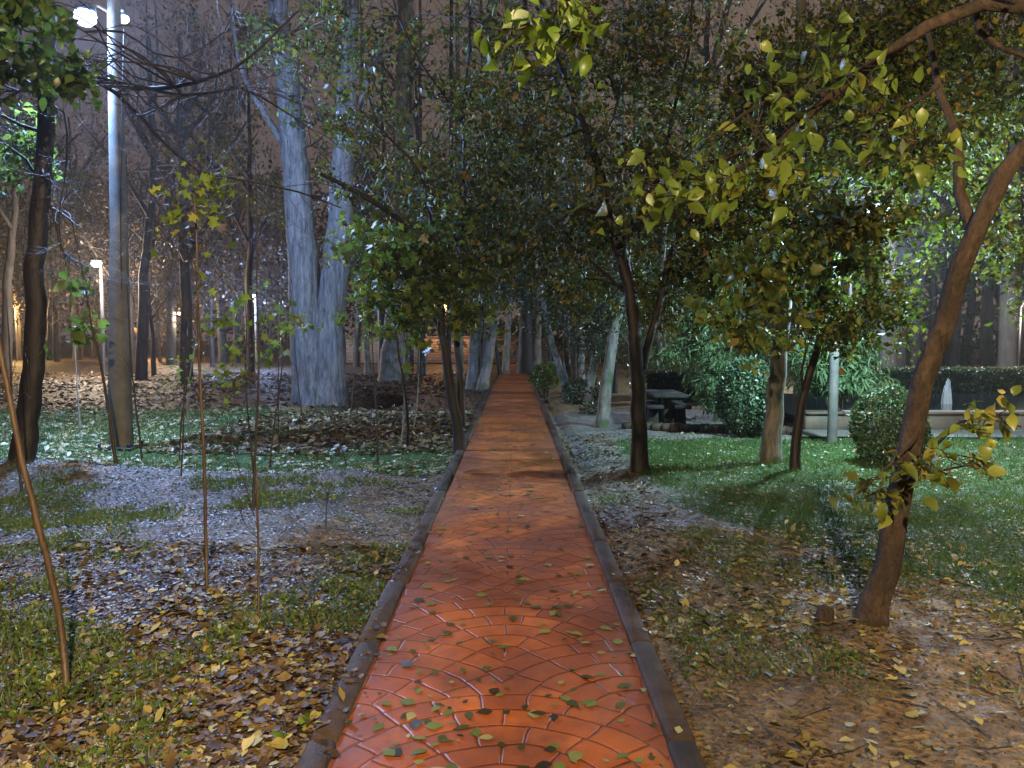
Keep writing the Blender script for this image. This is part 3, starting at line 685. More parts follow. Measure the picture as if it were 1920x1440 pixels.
CT.limb([(1250, -60, 2.45), (1130, -30, 2.3), (1060, -5, 2.2), (1000, -20, 2.15), (940, -10, 2.15)], .006, .003, k=5)
CT.limb([(1060, -5, 2.2), (1075, 30, 2.15), (1100, 45, 2.1)], .003, .0015, k=5)
CT.fill([(1090, 45, 50, 30, 2.1, 2.3, 5, .05, 7), (955, 50, 22, 40, 2.1, 2.25, 4, .05, 8), (1030, 10, 50, 20, 2.1, 2.3, 3, .05, 6)])
CT.done(.052, 'oval', droop=1.2, leafname='leaves')
C2 = Tree('leaning_tree_mate', 'yellow', G(1620, 1172), seed=105) if False else None
CY = Tree('leafy_branch', 'yellow leaved shoots hanging in front of the leaning trunk', P(1700, 900, 4.1), cat='branch', wood='bark_twig', leaf='leaf_yellow', seed=106)
CY.limb([(1700, 900, 4.30), (1665, 895, 4.05), (1630, 900, 4.0), (1600, 930, 3.95)], .006, .003, k=5)
CY.limb([(1700, 880, 4.30), (1770, 820, 4.05), (1820, 785, 4.0), (1890, 790, 3.95)], .006, .003, k=5)
CY.limb([(1700, 900, 4.30), (1770, 850, 4.1), (1830, 860, 4.05), (1860, 880, 4.0)], .006, .003, k=5)
CY.fill([(1635, 920, 42, 26, 3.9, 4.2, 5, .08, 9), (1720, 885, 50, 16, 3.95, 4.2, 4, .07, 7), (1800, 880, 45, 18, 3.95, 4.2, 3, .07, 7), (1845, 790, 45, 16, 3.9, 4.1, 4, .07, 8)])
CY.done(.070, 'oval', droop=.7, leafname='leaves')
# yellow-green hanging sprays in the middle right, off the park trees
Y2 = Tree('young_tree', 'yellow green leaved young tree standing in front of the grey trunk', G(1390, 905), wood='bark_twig', leaf='leaf_yellow', seed=107)
g0 = G(1390, 905)
Y2.limb([tuple(g0 + (0, 0, -.1)), tuple(P(1392, 800, 8.6)), tuple(P(1380, 640, 8.5)), tuple(P(1385, 500, 8.3)), tuple(P(1390, 370, 8.2)), tuple(P(1370, 250, 8.2))], .010, .006, k=5, world=True, lump=.05) if False else None
Y2.limb([tuple(P(1560, 330, 8.6)), tuple(P(1500, 400, 8.3)), tuple(P(1440, 470, 8.0)), tuple(P(1390, 540, 7.8))], .014, .006, k=6, world=True, lump=.05)
Y2.fill([(1420, 520, 70, 50, 7.2, 8.2, 9, .20, 30), (1370, 580, 60, 40, 7.3, 8, 7, .18, 26), (1440, 610, 50, 40, 7.3, 8, 6, .18, 24), (1480, 480, 60, 40, 7.5, 8.4, 6, .2, 26)])
Y2.done(.092, 'oval', droop=.8, leafname='leaves')

# grey trunk and dark bent trunk on the right lawn
d = dist(865); g1 = Tree('park_tree', 'straight grey trunked tree on the right lawn beside the bent dark one', G(1445, 866), wood='bark_grey', leaf='leaf_dark', seed=108)
g1.trunk([(1445, 866, d), (1449, 780, d), (1456, 700, d), (1464, 620, d), (1472, 540, d), (1480, 430, d), (1490, 300, d), (1500, 120, d), (1505, -60, d)], .118, .06, k=14, flare=.35, jit=.006)
g1.limb([(1470, 560, d), (1540, 430, d + .2), (1600, 330, d + .4), (1680, 220, d + .4)], .03, .01)
g1.limb([(1485, 380, d), (1430, 270, d), (1380, 140, d), (1340, -30, d)], .03, .01)
g1.limb([(1490, 320, d), (1560, 200, d), (1640, 90, d), (1700, -40, d)], .03, .01)
g1.fill([(1560, 210, 190, 150, d - 1.6, d + .4, 66, .42, 170), (1740, 150, 190, 160, d - 1.4, d + .4, 62, .44, 180), (1480, 420, 110, 90, d - 1.2, d - .2, 18, .36, 130), (1585, 420, 60, 50, d - 2.9, d - 2.2, 12, .22, 100)])
g1.done(.078)
d = dist(878); g2 = Tree('park_tree', 'thin black bent tree on the right lawn with low hanging leaves', G(1490, 879), leaf='leaf_dark', seed=109)
g2.trunk([(1491, 879, d), (1493, 820, d), (1501, 760, d), (1518, 700, d), (1536, 640, d), (1545, 560, d), (1556, 480, d), (1575, 400, d), (1600, 300, d), (1640, 180, d)], .062, .020, k=10, flare=.3, jit=.006)
g2.limb([(1508, 745, d), (1502, 700, d - .1), (1512, 650, d - .1), (1500, 610, d)], .02, .01)
g2.limb([(1556, 480, d), (1620, 420, d - .2), (1700, 330, d - .3), (1760, 230, d - .4)], .022, .008)
g2.limb([(1545, 540, d), (1600, 580, d - .2), (1660, 620, d - .3)], .014, .006)
g2.fill([(1600, 550, 120, 80, d - 1.0, d + .0, 26, .30, 120), (1560, 620, 60, 45, d - .4, d + .4, 7, .26, 80), (1700, 350, 90, 80, d - 1.2, d - .2, 14, .34, 120), (1885, 440, 50, 130, d - 1.2, d - .2, 11, .34, 120)])
g2.done(.078)

# dark tree at the left edge with long bare boughs
d = dist(880); D = Tree('bare_tree', 'black curved trunk at the left edge with long bare boughs reaching right', G(45, 880), leaf='leaf_deep', seed=110)
D.trunk([(42, 882, d), (52, 790, d), (64, 690, d), (68, 600, d), (66, 500, d), (74, 400, d), (84, 290, d), (88, 180, d), (92, 60, d), (96, -80, d)], .130, .075, k=14, flare=.35)
D.limb([(88, 95, d), (130, 125, d - .3), (190, 150, d - .6), (260, 165, d - .8), (330, 162, d - 1), (410, 140, d - 1.2), (470, 105, d - 1.3), (560, 20, d - 1.3)], .040, .010)
D.limb([(270, 165, d - .8), (340, 178, d - 1), (390, 175, d - 1), (450, 165, d - 1), (520, 200, d - 1), (580, 240, d - 1)], .022, .007)
D.limb([(150, 135, d - .4), (215, 175, d - .6), (260, 215, d - .7), (310, 270, d - .7), (370, 320, d - .8), (440, 335, d - .8), (560, 360, d - .8), (640, 390, d - .8)], .026, .007)
D.limb([(160, 60, d - .3), (230, 60, d - .3), (290, 100, d - .5), (340, 110, d - .5), (420, 60, d - .5), (440, 20, d - .5)], .016, .005)
D.limb([(84, 250, d), (40, 235, d), (0, 215, d), (-60, 200, d)], .025, .01)
D.limb([(86, 200, d), (120, 210, d - .3), (125, 300, d - .4), (110, 420, d - .5), (130, 520, d - .5)], .012, .004)
D.limb([(78, 350, d), (50, 300, d), (10, 270, d - .2), (-40, 260, d - .2)], .02, .008)
D.spawn(95, .85, 2, t0=.15, which=[1, 2, 3, 4, 6], up=.0, out=.9, nchild=3, rk=.4, rmin=.0035, bend=.5)
D.spawn(26, .8, 2, t0=.3, which=[0, 5, 7], up=.1, nchild=3, rk=.25, rmin=.004, bend=.5)
D.fill([(60, 90, 80, 50, d - 3, d - 1.6, 9, .25, 45), (130, 140, 50, 25, d - 3, d - 2, 5, .22, 24), (20, 30, 70, 40, d - 3, d - 1.5, 6, .25, 45), (30, 300, 60, 70, d + .5, d + 2, 8, .35, 60)])
D.done(.095, 'oval', droop=.7, leafname='leaves')

# twin poplar
d = dist(760); E = Tree('twin_poplar', 'huge pale furrowed twin poplar trunk left of the path', G(598, 762), wood='bark_poplar', leaf='leaf_mid', seed=111)
E.trunk([(588, 760, d), (582, 680, d), (574, 590, d), (568, 480, d), (560, 380, d), (551, 280, d), (540, 170, d), (528, 60, d), (515, -80, d)], .42, .20, k=22, flare=.22, lump=.07, jit=.01)
E.trunk([(616, 760, d), (618, 680, d), (620, 590, d), (630, 490, d), (637, 390, d), (643, 290, d), (650, 180, d), (655, 60, d), (662, -80, d)], .37, .17, k=20, flare=.22, lump=.07, jit=.01)
E.limb([(552, 300, d), (500, 220, d), (450, 120, d), (430, -20, d)], .09, .03)
E.limb([(646, 240, d), (690, 150, d + .2), (720, 40, d + .3)], .07, .03)
E.spawn(26, 2.2, 2, t0=.45, up=.4, nchild=3, rk=.16, rmin=.01)
E.fill([(590, 60, 100, 70, d - 1.4, d + .5, 10, .6, 110), (560, 230, 60, 80, d - 1.0, d + .5, 4, .4, 50)])
E.done(.10)

# ------------------------------------------------------------ saplings left
def sapling(label, pts, r0, blobs=(), leaf='leaf_mid', size=.09, t='lobed', wood='bark_twig', seed=0, group='thin saplings left of the path', twigs=6, tl=.35, top=.004):
    d = dist(pts[0][1]); g = G(*pts[0])
    T = Tree('sapling', label, g, group, 'sapling', wood, leaf, seed)
    W = [np.array([g[0], g[1], float(gz(g[0], g[1])) - .03])] + [P(a_, b_, d + (dd[0] if dd else 0)) for a_, b_, *dd in pts[1:]]
    T.limb(W, r0, top, k=7, step=.12, jit=.006, lump=.06, world=True)
    if twigs: T.spawn(twigs, tl, 1, t0=.35, up=.5, out=.5, nchild=2, rk=.4, rmin=.002)
    for (bx, by, rd, nl) in blobs: T.blob(bx, by, d, rd, nl, ntw=max(3, nl // 6), twr=.0025, spread=.12)
    T.done(size, t, leafname='leaves', droop=.4)
sapling('brown sapling stem nearest the camera at the left edge', [(126, 1288), (116, 1190), (97, 1085), (72, 985), (44, 870), (22, 770), (2, 660), (-20, 560)], .0175, wood='bark_sapling', twigs=0, top=.012, seed=201)
sapling('tall brown sapling with green leaf clump on top, before the big poplar', [(388, 1102), (386, 1000), (383, 880), (378, 760), (373, 640), (370, 520), (368, 430), (362, 350), (360, 300)], .013,
        [(345, 365, .17, 34), (392, 350, .18, 34), (375, 300, .16, 22), (330, 400, .12, 16), (412, 400, .12, 12), (390, 450, .10, 8), (372, 520, .08, 6)], wood='bark_sapling', leaf='leaf_bright', size=.055, seed=202, twigs=16)
sapling('thin pale stemmed sapling just right of the tall brown one', [(484, 1168), (485, 1060), (483, 960), (481, 880)], .0085, wood='bark_sapling', twigs=1, seed=203, top=.005)
sapling('straight dark sapling with leaf clumps at half height left of the poplar', [(475, 952), (478, 860), (484, 740), (486, 640), (481, 560), (482, 430), (478, 300)], .015,
        [(450, 650, .20, 26), (455, 700, .20, 26), (430, 600, .2, 22), (510, 610, .18, 18), (420, 590, .16, 14), (500, 560, .15, 12)], leaf='leaf_bright', size=.062, seed=204, twigs=14)
sapling('second dark stem leaning left beside the straight dark sapling', [(476, 880), (466, 790), (460, 700), (462, 600), (455, 520)], .011, [(440, 570, .16, 14)], seed=205)
sapling('dark slanting sapling in front of the concrete lamp pole', [(219, 876), (208, 800), (192, 700), (172, 610), (160, 540), (140, 440), (120, 330)], .022,
        [(150, 590, .25, 16), (90, 640, .10, 4), (160, 620, .2, 10), (150, 520, .2, 12)], leaf='leaf_mid', size=.16, t='oval', seed=206)
sapling('thin dark sapling just right of the concrete lamp pole', [(267, 856), (258, 790), (248, 700), (242, 600), (238, 500), (244, 420)], .015, twigs=6, seed=207)
sapling('crooked thin sapling with hooked top below the poplar', [(504, 868), (514, 800), (525, 720), (534, 650), (541, 590), (548, 540)], .012, [(545, 620, .25, 22), (560, 600, .2, 16)], leaf='leaf_yellow', size=.09, seed=208)
sapling('slim sapling between the crooked one and the poplar', [(523, 842), (522, 760), (523, 660), (527, 570), (530, 480)], .010, [(530, 650, .3, 20), (520, 560, .3, 16)], seed=209)
sapling('short yellow leaved sapling in the left lawn', [(336, 858), (340, 790), (350, 720), (345, 650)], .012, [(335, 710, .3, 34), (350, 690, .25, 20)], leaf='leaf_yellow', size=.07, t='quad', seed=210)
sapling('pale slender sapling standing behind the short yellow leaved one', [(356, 822), (352, 740), (368, 640), (385, 560), (410, 480)], .015, [(400, 490, .3, 16)], wood='bark_pale', seed=211, leaf='leaf_brown', size=.07)
sapling('lone thin sapling in front of the poplar roots', [(571, 806), (560, 730), (552, 640), (548, 560)], .016, [(560, 600, .3, 26)], leaf='leaf_yellow', size=.09, seed=212)
sapling('straight thin sapling midway between the poplar and the kerb tree', [(709, 862), (706, 780), (700, 690), (696, 600), (694, 520)], .012, twigs=5, seed=213)
sapling('short sapling leaning left over the leaf drift', [(651, 864), (635, 820), (622, 790), (612, 760)], .008, twigs=3, seed=214)
sapling('pale dry twiggy sapling near the kerb tree', [(752, 832), (758, 760), (757, 690), (762, 610)], .012, wood='bark_pale', twigs=10, seed=215)
sapling('bundle of pale upright shoots left of the kerb tree', [(775, 800), (783, 740), (786, 670), (790, 600)], .014, wood='bark_pale', twigs=12, tl=.6, seed=216)
sapling('small bare sapling bending left on the blue lit bank', [(478, 965), (462, 915), (448, 880), (436, 830)], .007, twigs=5, tl=.25, seed=217)
sapling('thin dark sapling behind the stem at the left edge', [(41, 926), (33, 850), (24, 760), (17, 640), (12, 560)], .015, twigs=4, seed=218)
sapling('sapling with pale stem on the lawn left of the lamp pole', [(150, 800), (146, 740), (140, 640), (135, 560)], .018, wood='bark_pale', twigs=8, tl=.6, seed=219)
sapling('knee high green shoot on the near bank', [(610, 990), (612, 950), (618, 905)], .006, [(612, 930, .14, 30)], size=.035, t='quad', seed=220, twigs=3, tl=.1)
sapling('small bright leafed seedling beside the left kerb', [(538, 1392), (536, 1372), (533, 1352)], .004, [(530, 1345, .05, 7)], leaf='leaf_bright', size=.055, t='oval', seed=221, twigs=0)
sapling('tall thin sapling with brown tufts left of the twin poplar', [(340, 905), (345, 760), (348, 560), (342, 430), (338, 330), (330, 220)], .010, [(335, 380, .2, 10), (380, 450, .2, 12)], leaf='leaf_brown', seed=222)
sapling('sapling with green leaf sprays right against the poplar trunk', [(656, 800), (662, 720), (668, 650), (660, 560)], .014, [(672, 640, .3, 30), (668, 600, .3, 24)], leaf='leaf_mid', size=.09, t='quad', seed=223)

# ------------------------------------------------------------ trunks along the far path
def rowtree(label, pts, r, wood, crown=None, leaf='leaf_ever', size=.09, seed=0, group='trees lining the far path', r1=None, name='park_tree', lean_top=0):
    d = dist(pts[0][1]); T = Tree(name, label, G(*pts[0]), group, 'tree', wood, leaf, seed)
    full = [(a_, b_, d) for a_, b_ in pts]
    if pts[-1][1] > 100:
        a_, b_ = pts[-1]; a0, b0 = pts[-2]; sl = (a_ - a0) / (b_ - b0 + 1e-6) * .5
        full += [(a_ + sl * (40 - b_) * .5, (b_ + 40) / 2, d), (a_ + sl * (0 - b_) * .6, -10, d)]
    T.trunk(full, r, r1 or r * .45, k=12, jit=.01, step=.35, flare=.3)
    T.spawn(14, 1.6, 1, t0=.3, up=.4, nchild=3, rk=.25, rmin=.008)
    if crown: T.fill(crown)
    T.done(size, droop=.5)
rowtree('pale leaning trunk left of the dark gap by the far path', [(886, 727), (890, 660), (897, 590), (905, 520)], .20, 'bark_pale', [(880, 470, 90, 110, 22, 26, 22, .9, 200)], seed=301)
rowtree('pale trunk leaning right over the far path, first on the left kerb', [(903, 728), (915, 670), (926, 610), (934, 540)], .17, 'bark_pale', [(960, 450, 70, 100, 22, 26, 22, .9, 200)], seed=302)
rowtree('black trunk between the two pale leaning ones', [(892, 722), (903, 640), (908, 560)], .17, 'bark_dark', [(820, 380, 90, 110, 24, 28, 14, 1.0, 190)], seed=303)
rowtree('pale straight trunk standing at the end of the red path, left side', [(947, 701), (951, 640), (955, 580)], .16, 'bark_pale', [(950, 510, 60, 60, 30, 35, 12, 1.1, 190)], seed=304)
rowtree('wide dark trunk closing the end of the red path', [(988, 699), (988, 640), (986, 570)], .42, 'bark_dark', [(1000, 440, 90, 110, 34, 37, 22, 1.3, 210)], seed=305)
rowtree('pale trunk at the end of the red path, right kerb', [(1009, 703), (1008, 650), (1009, 590)], .17, 'bark_pale', [(1030, 520, 60, 70, 31, 35, 14, 1.1, 190)], seed=306)
rowtree('thin dark trunk leaning over the far left verge', [(939, 703), (930, 650), (923, 590)], .09, 'bark_dark', seed=307)
rowtree('grey trunk leaning left beyond the right kerb', [(1068, 745), (1052, 700), (1036, 645), (1024, 600)], .10, 'bark_grey', [(1040, 560, 60, 50, 19, 23, 14, .7, 180)], seed=308)
rowtree('straight grey trunk rising behind the leaning one', [(1065, 742), (1064, 690), (1063, 620)], .12, 'bark_grey', [(1080, 420, 90, 120, 20, 24, 24, .9, 210)], seed=309)
rowtree('pale ivy hung trunk on the right verge', [(1101, 755), (1108, 710), (1118, 660), (1128, 610)], .11, 'bark_pale', [(1130, 600, 60, 70, 17.5, 20, 16, .55, 170), (1120, 650, 30, 40, 17.5, 19, 6, .4, 120)], size=.075, seed=310)
rowtree('blue lit crooked trunk behind the forked park tree', [(1128, 795), (1133, 740), (1140, 690), (1150, 630), (1162, 575)], .125, 'bark_grey', [(1150, 500, 90, 90, 13.5, 16, 22, .6, 170), (1090, 560, 70, 50, 14, 17, 10, .5, 140)], size=.075, seed=311)
rowtree('thick grey trunk in the left wood beyond the dark hollow', [(736, 710), (738, 660), (742, 600), (748, 520)], .46, 'bark_grey', [(720, 480, 90, 80, 27, 31, 14, 1.0, 160)], seed=312, r1=.3)
for px, py, pxt, r, lb in [(1092, 722, 1090, .10, 'slim pale trunk deep among the right hand row'), (1078, 716, 1080, .09, 'slim shaded trunk beside the deep pale one'), (1030, 712, 1032, .10, 'dark slim trunk right behind the path end'),
                           (1150, 735, 1158, .10, 'dark stem in the shade behind the blue lit crooked trunk'), (792, 704, 790, .12, 'grey far trunk before the amber lit wall, left'), (765, 702, 760, .10, 'slender far trunk before the amber lit wall'),
                           (838, 706, 842, .14, 'dark far trunk behind the forked kerb tree'), (690, 704, 684, .13, 'far grey trunk just right of the twin poplar'), (862, 712, 860, .15, 'far pale trunk seen through the fork of the kerb tree'), (1225, 748, 1238, .09, 'slim trunk behind the picnic table')]:
    rowtree(lb, [(px, py), ((px + pxt) / 2, py - 60), (pxt, py - 140)], r, 'bark_grey' if 'dark' not in lb and 'shade' not in lb else 'bark_dark',
            [(pxt, 460, 90, 120, dist(py) - 1, dist(py) + 3, 8, 1.0, 170)], seed=320 + px, size=.10)
# ivy and shrubs below the right row
def shrub(name, label, cat, c, rx, rz, n, leaf, size, seed, t='quad', stems=8, group=None, base=None, core=.55):
    g = base if base is not None else np.array([c[0], c[1], float(gz(c[0], c[1]))])
    T = Tree(name, label, g, group, cat, 'bark_twig', leaf, seed)
    for i in range(stems):
        a_ = T.r.random() * 6.28; e = np.array(c) + np.array([math.cos(a_) * rx * .7, math.sin(a_) * rx * .7, rz * (.1 + .6 * T.r.random())])
        T.limb([tuple(g + (math.cos(a_) * .05, math.sin(a_) * .05, -.04)), tuple((g + e) / 2 + T.r.normal(size=3) * .04), tuple(e)], .012, .003, k=5, world=True)
    u = T.r.normal(size=(n, 3)); u /= np.linalg.norm(u, axis=1)[:, None]
    rr = core + (1 - core) * T.r.random(n) ** .5
    bump_ = 1 + .20 * (fbm(u[:, 0] * 2.2 + seed, u[:, 1] * 2.2 + u[:, 2] * 1.7, 3) - .44) * 2
    T.lp.append(np.array(c) + u * (rr * bump_)[:, None] * np.array([rx, rx, rz]))
    T.done(size, t, leafname='leaves', droop=.1); return T
g = G(1140 - 118, 735); shrub('shrub', 'small bright green shrub beside the right kerb of the far path', 'shrub', P(1022, 705, 22), .42, .40, 900, 'leaf_mid', .09, 401)
shrub('shrub', 'loose grey green undergrowth shrub below the ivy hung trunk', 'shrub', P(1090, 735, 19.2), .50, .35, 900, 'leaf_ever', .09, 402)
shrub('shrub', 'low dark undergrowth shrub left of the crooked blue lit trunk', 'shrub', P(1112, 770, 16.5), .30, .22, 500, 'leaf_ever', .07, 403)

# clipped bushes on the right lawn
c = P(1400, 745, 12.9); shrub('clipped_bush', 'dark clipped bush with shiny wet crown behind the grey trunk', 'bush', c, .46, .66, 9000, 'leaf_bush', .050, 411, stems=10, group='clipped bushes on the right lawn', core=.82)
c = P(1668, 800, 10.2); shrub('clipped_bush', 'rounded glossy bush left of the leaning trunk', 'bush', c, .46, .54, 10000, 'leaf_bush', .046, 412, stems=10, group='clipped bushes on the right lawn', core=.82)

# feathery pale conifers: drooping sprays
def conifer(label, c, rx, rz, n, seed, base):
    T = Tree('feathery_conifer', label, base, 'feathery trees behind the lawn', 'tree', 'bark_grey', 'leaf_conifer', seed)
    T.limb([tuple(base + (0, 0, -.1)), tuple(np.array([c[0], c[1], c[2]])), tuple(np.array([c[0], c[1], c[2] + rz * 1.1]))], .09, .02, k=8, world=True)
    for i in range(46):
        a_ = T.r.random() * 6.28; z = c[2] - rz + 2 * rz * T.r.random(); k_ = math.sqrt(max(.05, 1 - ((z - c[2]) / rz) ** 2))
        L = rx * k_ * (.7 + .5 * T.r.random()); s0 = np.array([c[0], c[1], z])
        e = s0 + np.array([math.cos(a_) * L, math.sin(a_) * L, -.25 * L])
        m = (s0 + e) / 2 + (0, 0, .16 * L); pp, rr = cr([s0, m, e], [.015, .008, .003], .12); T.tw.tube(pp, rr, 4, cap=False)
        k2 = int(n / 46); t_ = T.r.random(k2) ** .6; idx = (t_ * (len(pp) - 1)).astype(int)
        T.lp.append(pp[idx] + T.r.normal(size=(k2, 3)) * [.10, .10, .05] - np.stack([0 * t_, 0 * t_, .08 * T.r.random(k2)], -1))
    T.done(.16, 'spray', leafname='crown', droop=1.1)
b0 = G(1345, 785); conifer('pale green feathery tree behind the picnic table', P(1345, 655, b0[1]), 1.15, 1.0, 6500, 421, b0)
b0 = G(1575, 800); conifer('mint green feathery tree lit by the slim lamp post', P(1568, 672, b0[1]), .85, .50, 4500, 422, b0)
b0 = G(1250, 742); conifer('dim feathery tree in the shade right of the forked park tree', P(1245, 650, b0[1]), 1.0, 1.4, 3500, 423, b0)

# ------------------------------------------------------------ woods in the distance
def make_far(seed, H, r, n1, wood, leaf=None, nl=0, size=.12):
    T = Tree('bare_tree', 'x', (0, 0, 0), None, 'tree', wood, leaf or 'leaf_brown', seed)
    bend = T.r.normal(size=2) * .5
    T.limb([(0, 0, -.2), (bend[0] * .3, bend[1] * .3, H * .3), (bend[0], bend[1], H * .62), (bend[0] * .8, bend[1] * 1.2, H)], r, r * .2, k=9, step=.8, world=True, jit=.03)
    for _ in range(n1):
        z = H * (.28 + .5 * T.r.random()); a_ = T.r.random() * 6.28; L = H * (.22 + .2 * T.r.random())
        p0 = np.array([bend[0] * z / H * 1.3, bend[1] * z / H * 1.3, z]); e = p0 + np.array([math.cos(a_) * L * .55, math.sin(a_) * L * .55, L * .8])
        T.limb([tuple(p0), tuple((p0 + e) / 2 + T.r.normal(size=3) * L * .06), tuple(e)], r * .42, r * .08, k=5, step=.7, world=True)
    nodes = []
    T.spawn(26, H * .16, 2, t0=.3, up=.35, nchild=3, rk=.28, rmin=.010, nodes=nodes)
    if nl:
        A_ = np.vstack(nodes); idx = T.r.integers(0, len(A_), nl); T.lp.append(A_[idx] + T.r.normal(size=(nl, 3)) * .15)
    T.done(size); return T.root
protos = [make_far(501, 11, .20, 6, 'bark_far'), make_far(502, 13, .26, 7, 'bark_far', 'leaf_brown', 2600), make_far(503, 9, .12, 5, 'bark_far', 'leaf_brown', 1400),
          make_far(504, 12, .17, 5, 'bark_dark', 'leaf_dark', 3500, .14)]
used = set()
def place_far(pi, px, d, s, label, group, rz):
    b_ = P(px, 640, d); z = float(gz(b_[0], b_[1])); loc = (b_[0], b_[1], z)
    src = protos[pi]
    if pi not in used: used.add(pi); rt = src
    else:
        rt = src.copy(); COL.objects.link(rt)
        for ch in src.children:
            c2 = ch.copy(); c2.parent = rt; COL.objects.link(c2)
    rt.location = loc; rt.rotation_euler = (0, 0, rz); rt.scale = (s, s, s)
    rt['label'] = label; rt['group'] = group
rr_ = np.random.default_rng(9)
zonesL = [(-10, 150, 6, 'bare tree in the yellow lit wood left of the concrete lamp pole', 'bare trees in the far left wood'),
          (165, 330, 9, 'bare tree in the amber lit wood behind the concrete lamp pole', 'bare trees behind the lamp pole'),
          (340, 540, 9, 'bare tree in the dark wood between the lamp pole and the twin poplar', 'bare trees left of the poplar'),
          (660, 860, 10, 'bare tree in the wood right of the twin poplar', 'bare trees right of the poplar'),
          (1180, 1480, 8, 'shaded tree behind the picnic table and feathery trees', 'shaded trees beyond the table'),
          (1500, 1960, 18, 'bare tree in the blue haze beyond the pool hedge', 'bare trees beyond the pool')]
for (x0, x1, n_, lb, gp) in zonesL:
    for k_ in range(n_):
        px = x0 + (x1 - x0) * (k_ + .2 + .6 * rr_.random()) / n_; d = (24 if x1 < 600 or x1 > 1900 else 28) + (34 if x1 < 1900 else 16) * rr_.random()
        place_far(int(rr_.integers(0, 4)), px, d, .8 + .5 * rr_.random(), lb, gp, rr_.random() * 6)
# the masses beyond, nobody could count
def mass(label, x0, x1, d0, d1, h, n, leaf, size, seed, base=.6):
    r = np.random.default_rng(seed); d = r.uniform(d0, d1, n); px = r.uniform(x0, x1, n)
    X = (px - 966) / F * d; hh = h * (.55 + .75 * fbm(X * .16 + seed, d * .1, 3)); Z = base + (hh - base) * r.random(n) ** .8
    keep = fbm(X * .5 + seed, Z * .6 + 3, 3) > .36
    pts = np.stack([X, d, Z], -1)[keep]
    o = leaves('woodland', pts, size, M[leaf], t='quad', droop=.2, seed=seed, var=.5); kind(o, 'stuff', label, 'wood')
mass('brown mass of the far wood at the left', -500, 860, 58, 90, 17, 42000, 'leaf_brown', .42, 601)
mass('brown mass of twigs in the left wood halfway', -300, 560, 36, 56, 11, 30000, 'leaf_brown', .15, 602, 2.2)
mass('dark wood closing the view beyond the path end', 780, 1600, 44, 70, 11, 30000, 'leaf_ever', .42, 603)
mass('hazy wood beyond the pool', 1400, 2500, 34, 66, 14, 38000, 'leaf_ever', .36, 604, .3)

# ------------------------------------------------------------ pool, wall, hedge, fountain, table at the right
def at_x(px, d): return (px - 966) / F * d
x0, x1 = at_x(1505, 13.5), at_x(2250, 13.5)
mb = MB(); L = x0
while L < x1:
    w_ = .9; mb.box((L + w_ / 2, 13.5, .10), (w_ - .012, .30, .34), bev=.012); mb.box((L + w_ / 2, 13.5, .292), (w_ - .012, .38, .044), bev=.01); L += w_
pw = mb.build('pool_wall', M['stone'], smooth=False, org=((x0 + x1) / 2, 13.5, 0)); tag(pw, 'low tan stone wall in front of the fountain pool', 'wall')
m, nt = new_mat('dark pool water'); q = N(nt); q.out((.01, .016, .022), .06, q.bump(q.noise(q.coord('Object', (1, 1, 1)), 5, 3), .25, .03), .6); M['water'] = m
mesh_np('water', [(x0, 13.66, .2), (x1, 13.66, .2), (x1, 19.2, .2), (x0, 19.2, .2)], [(0, 1, 2, 3)], M['water'])['kind'] = 'structure'
mesh_np('paving', [(at_x(1490, 12.9), 12.45, .012), (x1, 12.2, .012), (x1, 13.36, .012), (at_x(1490, 12.9), 13.36, .012)], [(0, 1, 2, 3)], M['paving'])['kind'] = 'structure'
fr = thing('fountain_jet', 'white water jet rising from the pool behind the leaning trunk', 'fountain', P(1775, 780, 16.3))
m, nt = new_mat('falling water'); q = N(nt); q.out(q.mix(q.noise(q.coord('Object', (1, 1, .2)), 14, 3), (.35, .38, .45), (.55, .58, .66)), .3, None, .5); M['jet'] = m
mb = MB(); b_ = np.array([P(1775, 780, 16.3)[0], 16.3, .2])
mb.tube([b_, b_ + (0, 0, .3), b_ + (0, 0, .52)], [.03, .03, .012], 10, .4)
for k_ in range(46):
    a_ = random.random() * 6.28; rr = .03 + .07 * random.random(); hgt = .25 + .27 * random.random()
    mb.tube([b_ + (0, 0, hgt), b_ + (math.cos(a_) * rr * .6, math.sin(a_) * rr * .6, hgt * .95), b_ + (math.cos(a_) * rr, math.sin(a_) * rr, hgt * .45), b_ + (math.cos(a_) * rr * 1.15, math.sin(a_) * rr * 1.15, 0)], [.006, .008, .007, .01], 4, cap=False)
mb.build('jet', M['jet'], fr)
# hedge
r = np.random.default_rng(71); n_ = 26000; hx0, hx1 = at_x(1495, 19.8), at_x(2300, 19.8)
X = r.uniform(hx0, hx1, n_); Z = -.05 + .80 * r.random(n_) ** .8 + .05 * vnoise(X * 2, X * 0); f_ = r.random(n_); Y = np.where(f_ < .7, 19.6 + r.normal(size=n_) * .04, r.uniform(19.6, 20.5, n_)); Z = np.where(f_ < .7, Z, .72 + .05 * r.random(n_))
hd = thing('hedge', 'long dark clipped hedge behind the fountain pool', 'hedge', ((hx0 + hx1) / 2, 20, 0))
leaves('leaves', np.stack([X, Y, Z], -1), .085, M['leaf_hedge'], hd, seed=72, droop=0)
mb = MB(); mb.box(((hx0 + hx1) / 2, 20.05, .30), (hx1 - hx0 - .2, .75, .76), bev=.05); mb.build('inner_branches', M['leaf_hedge'], hd)
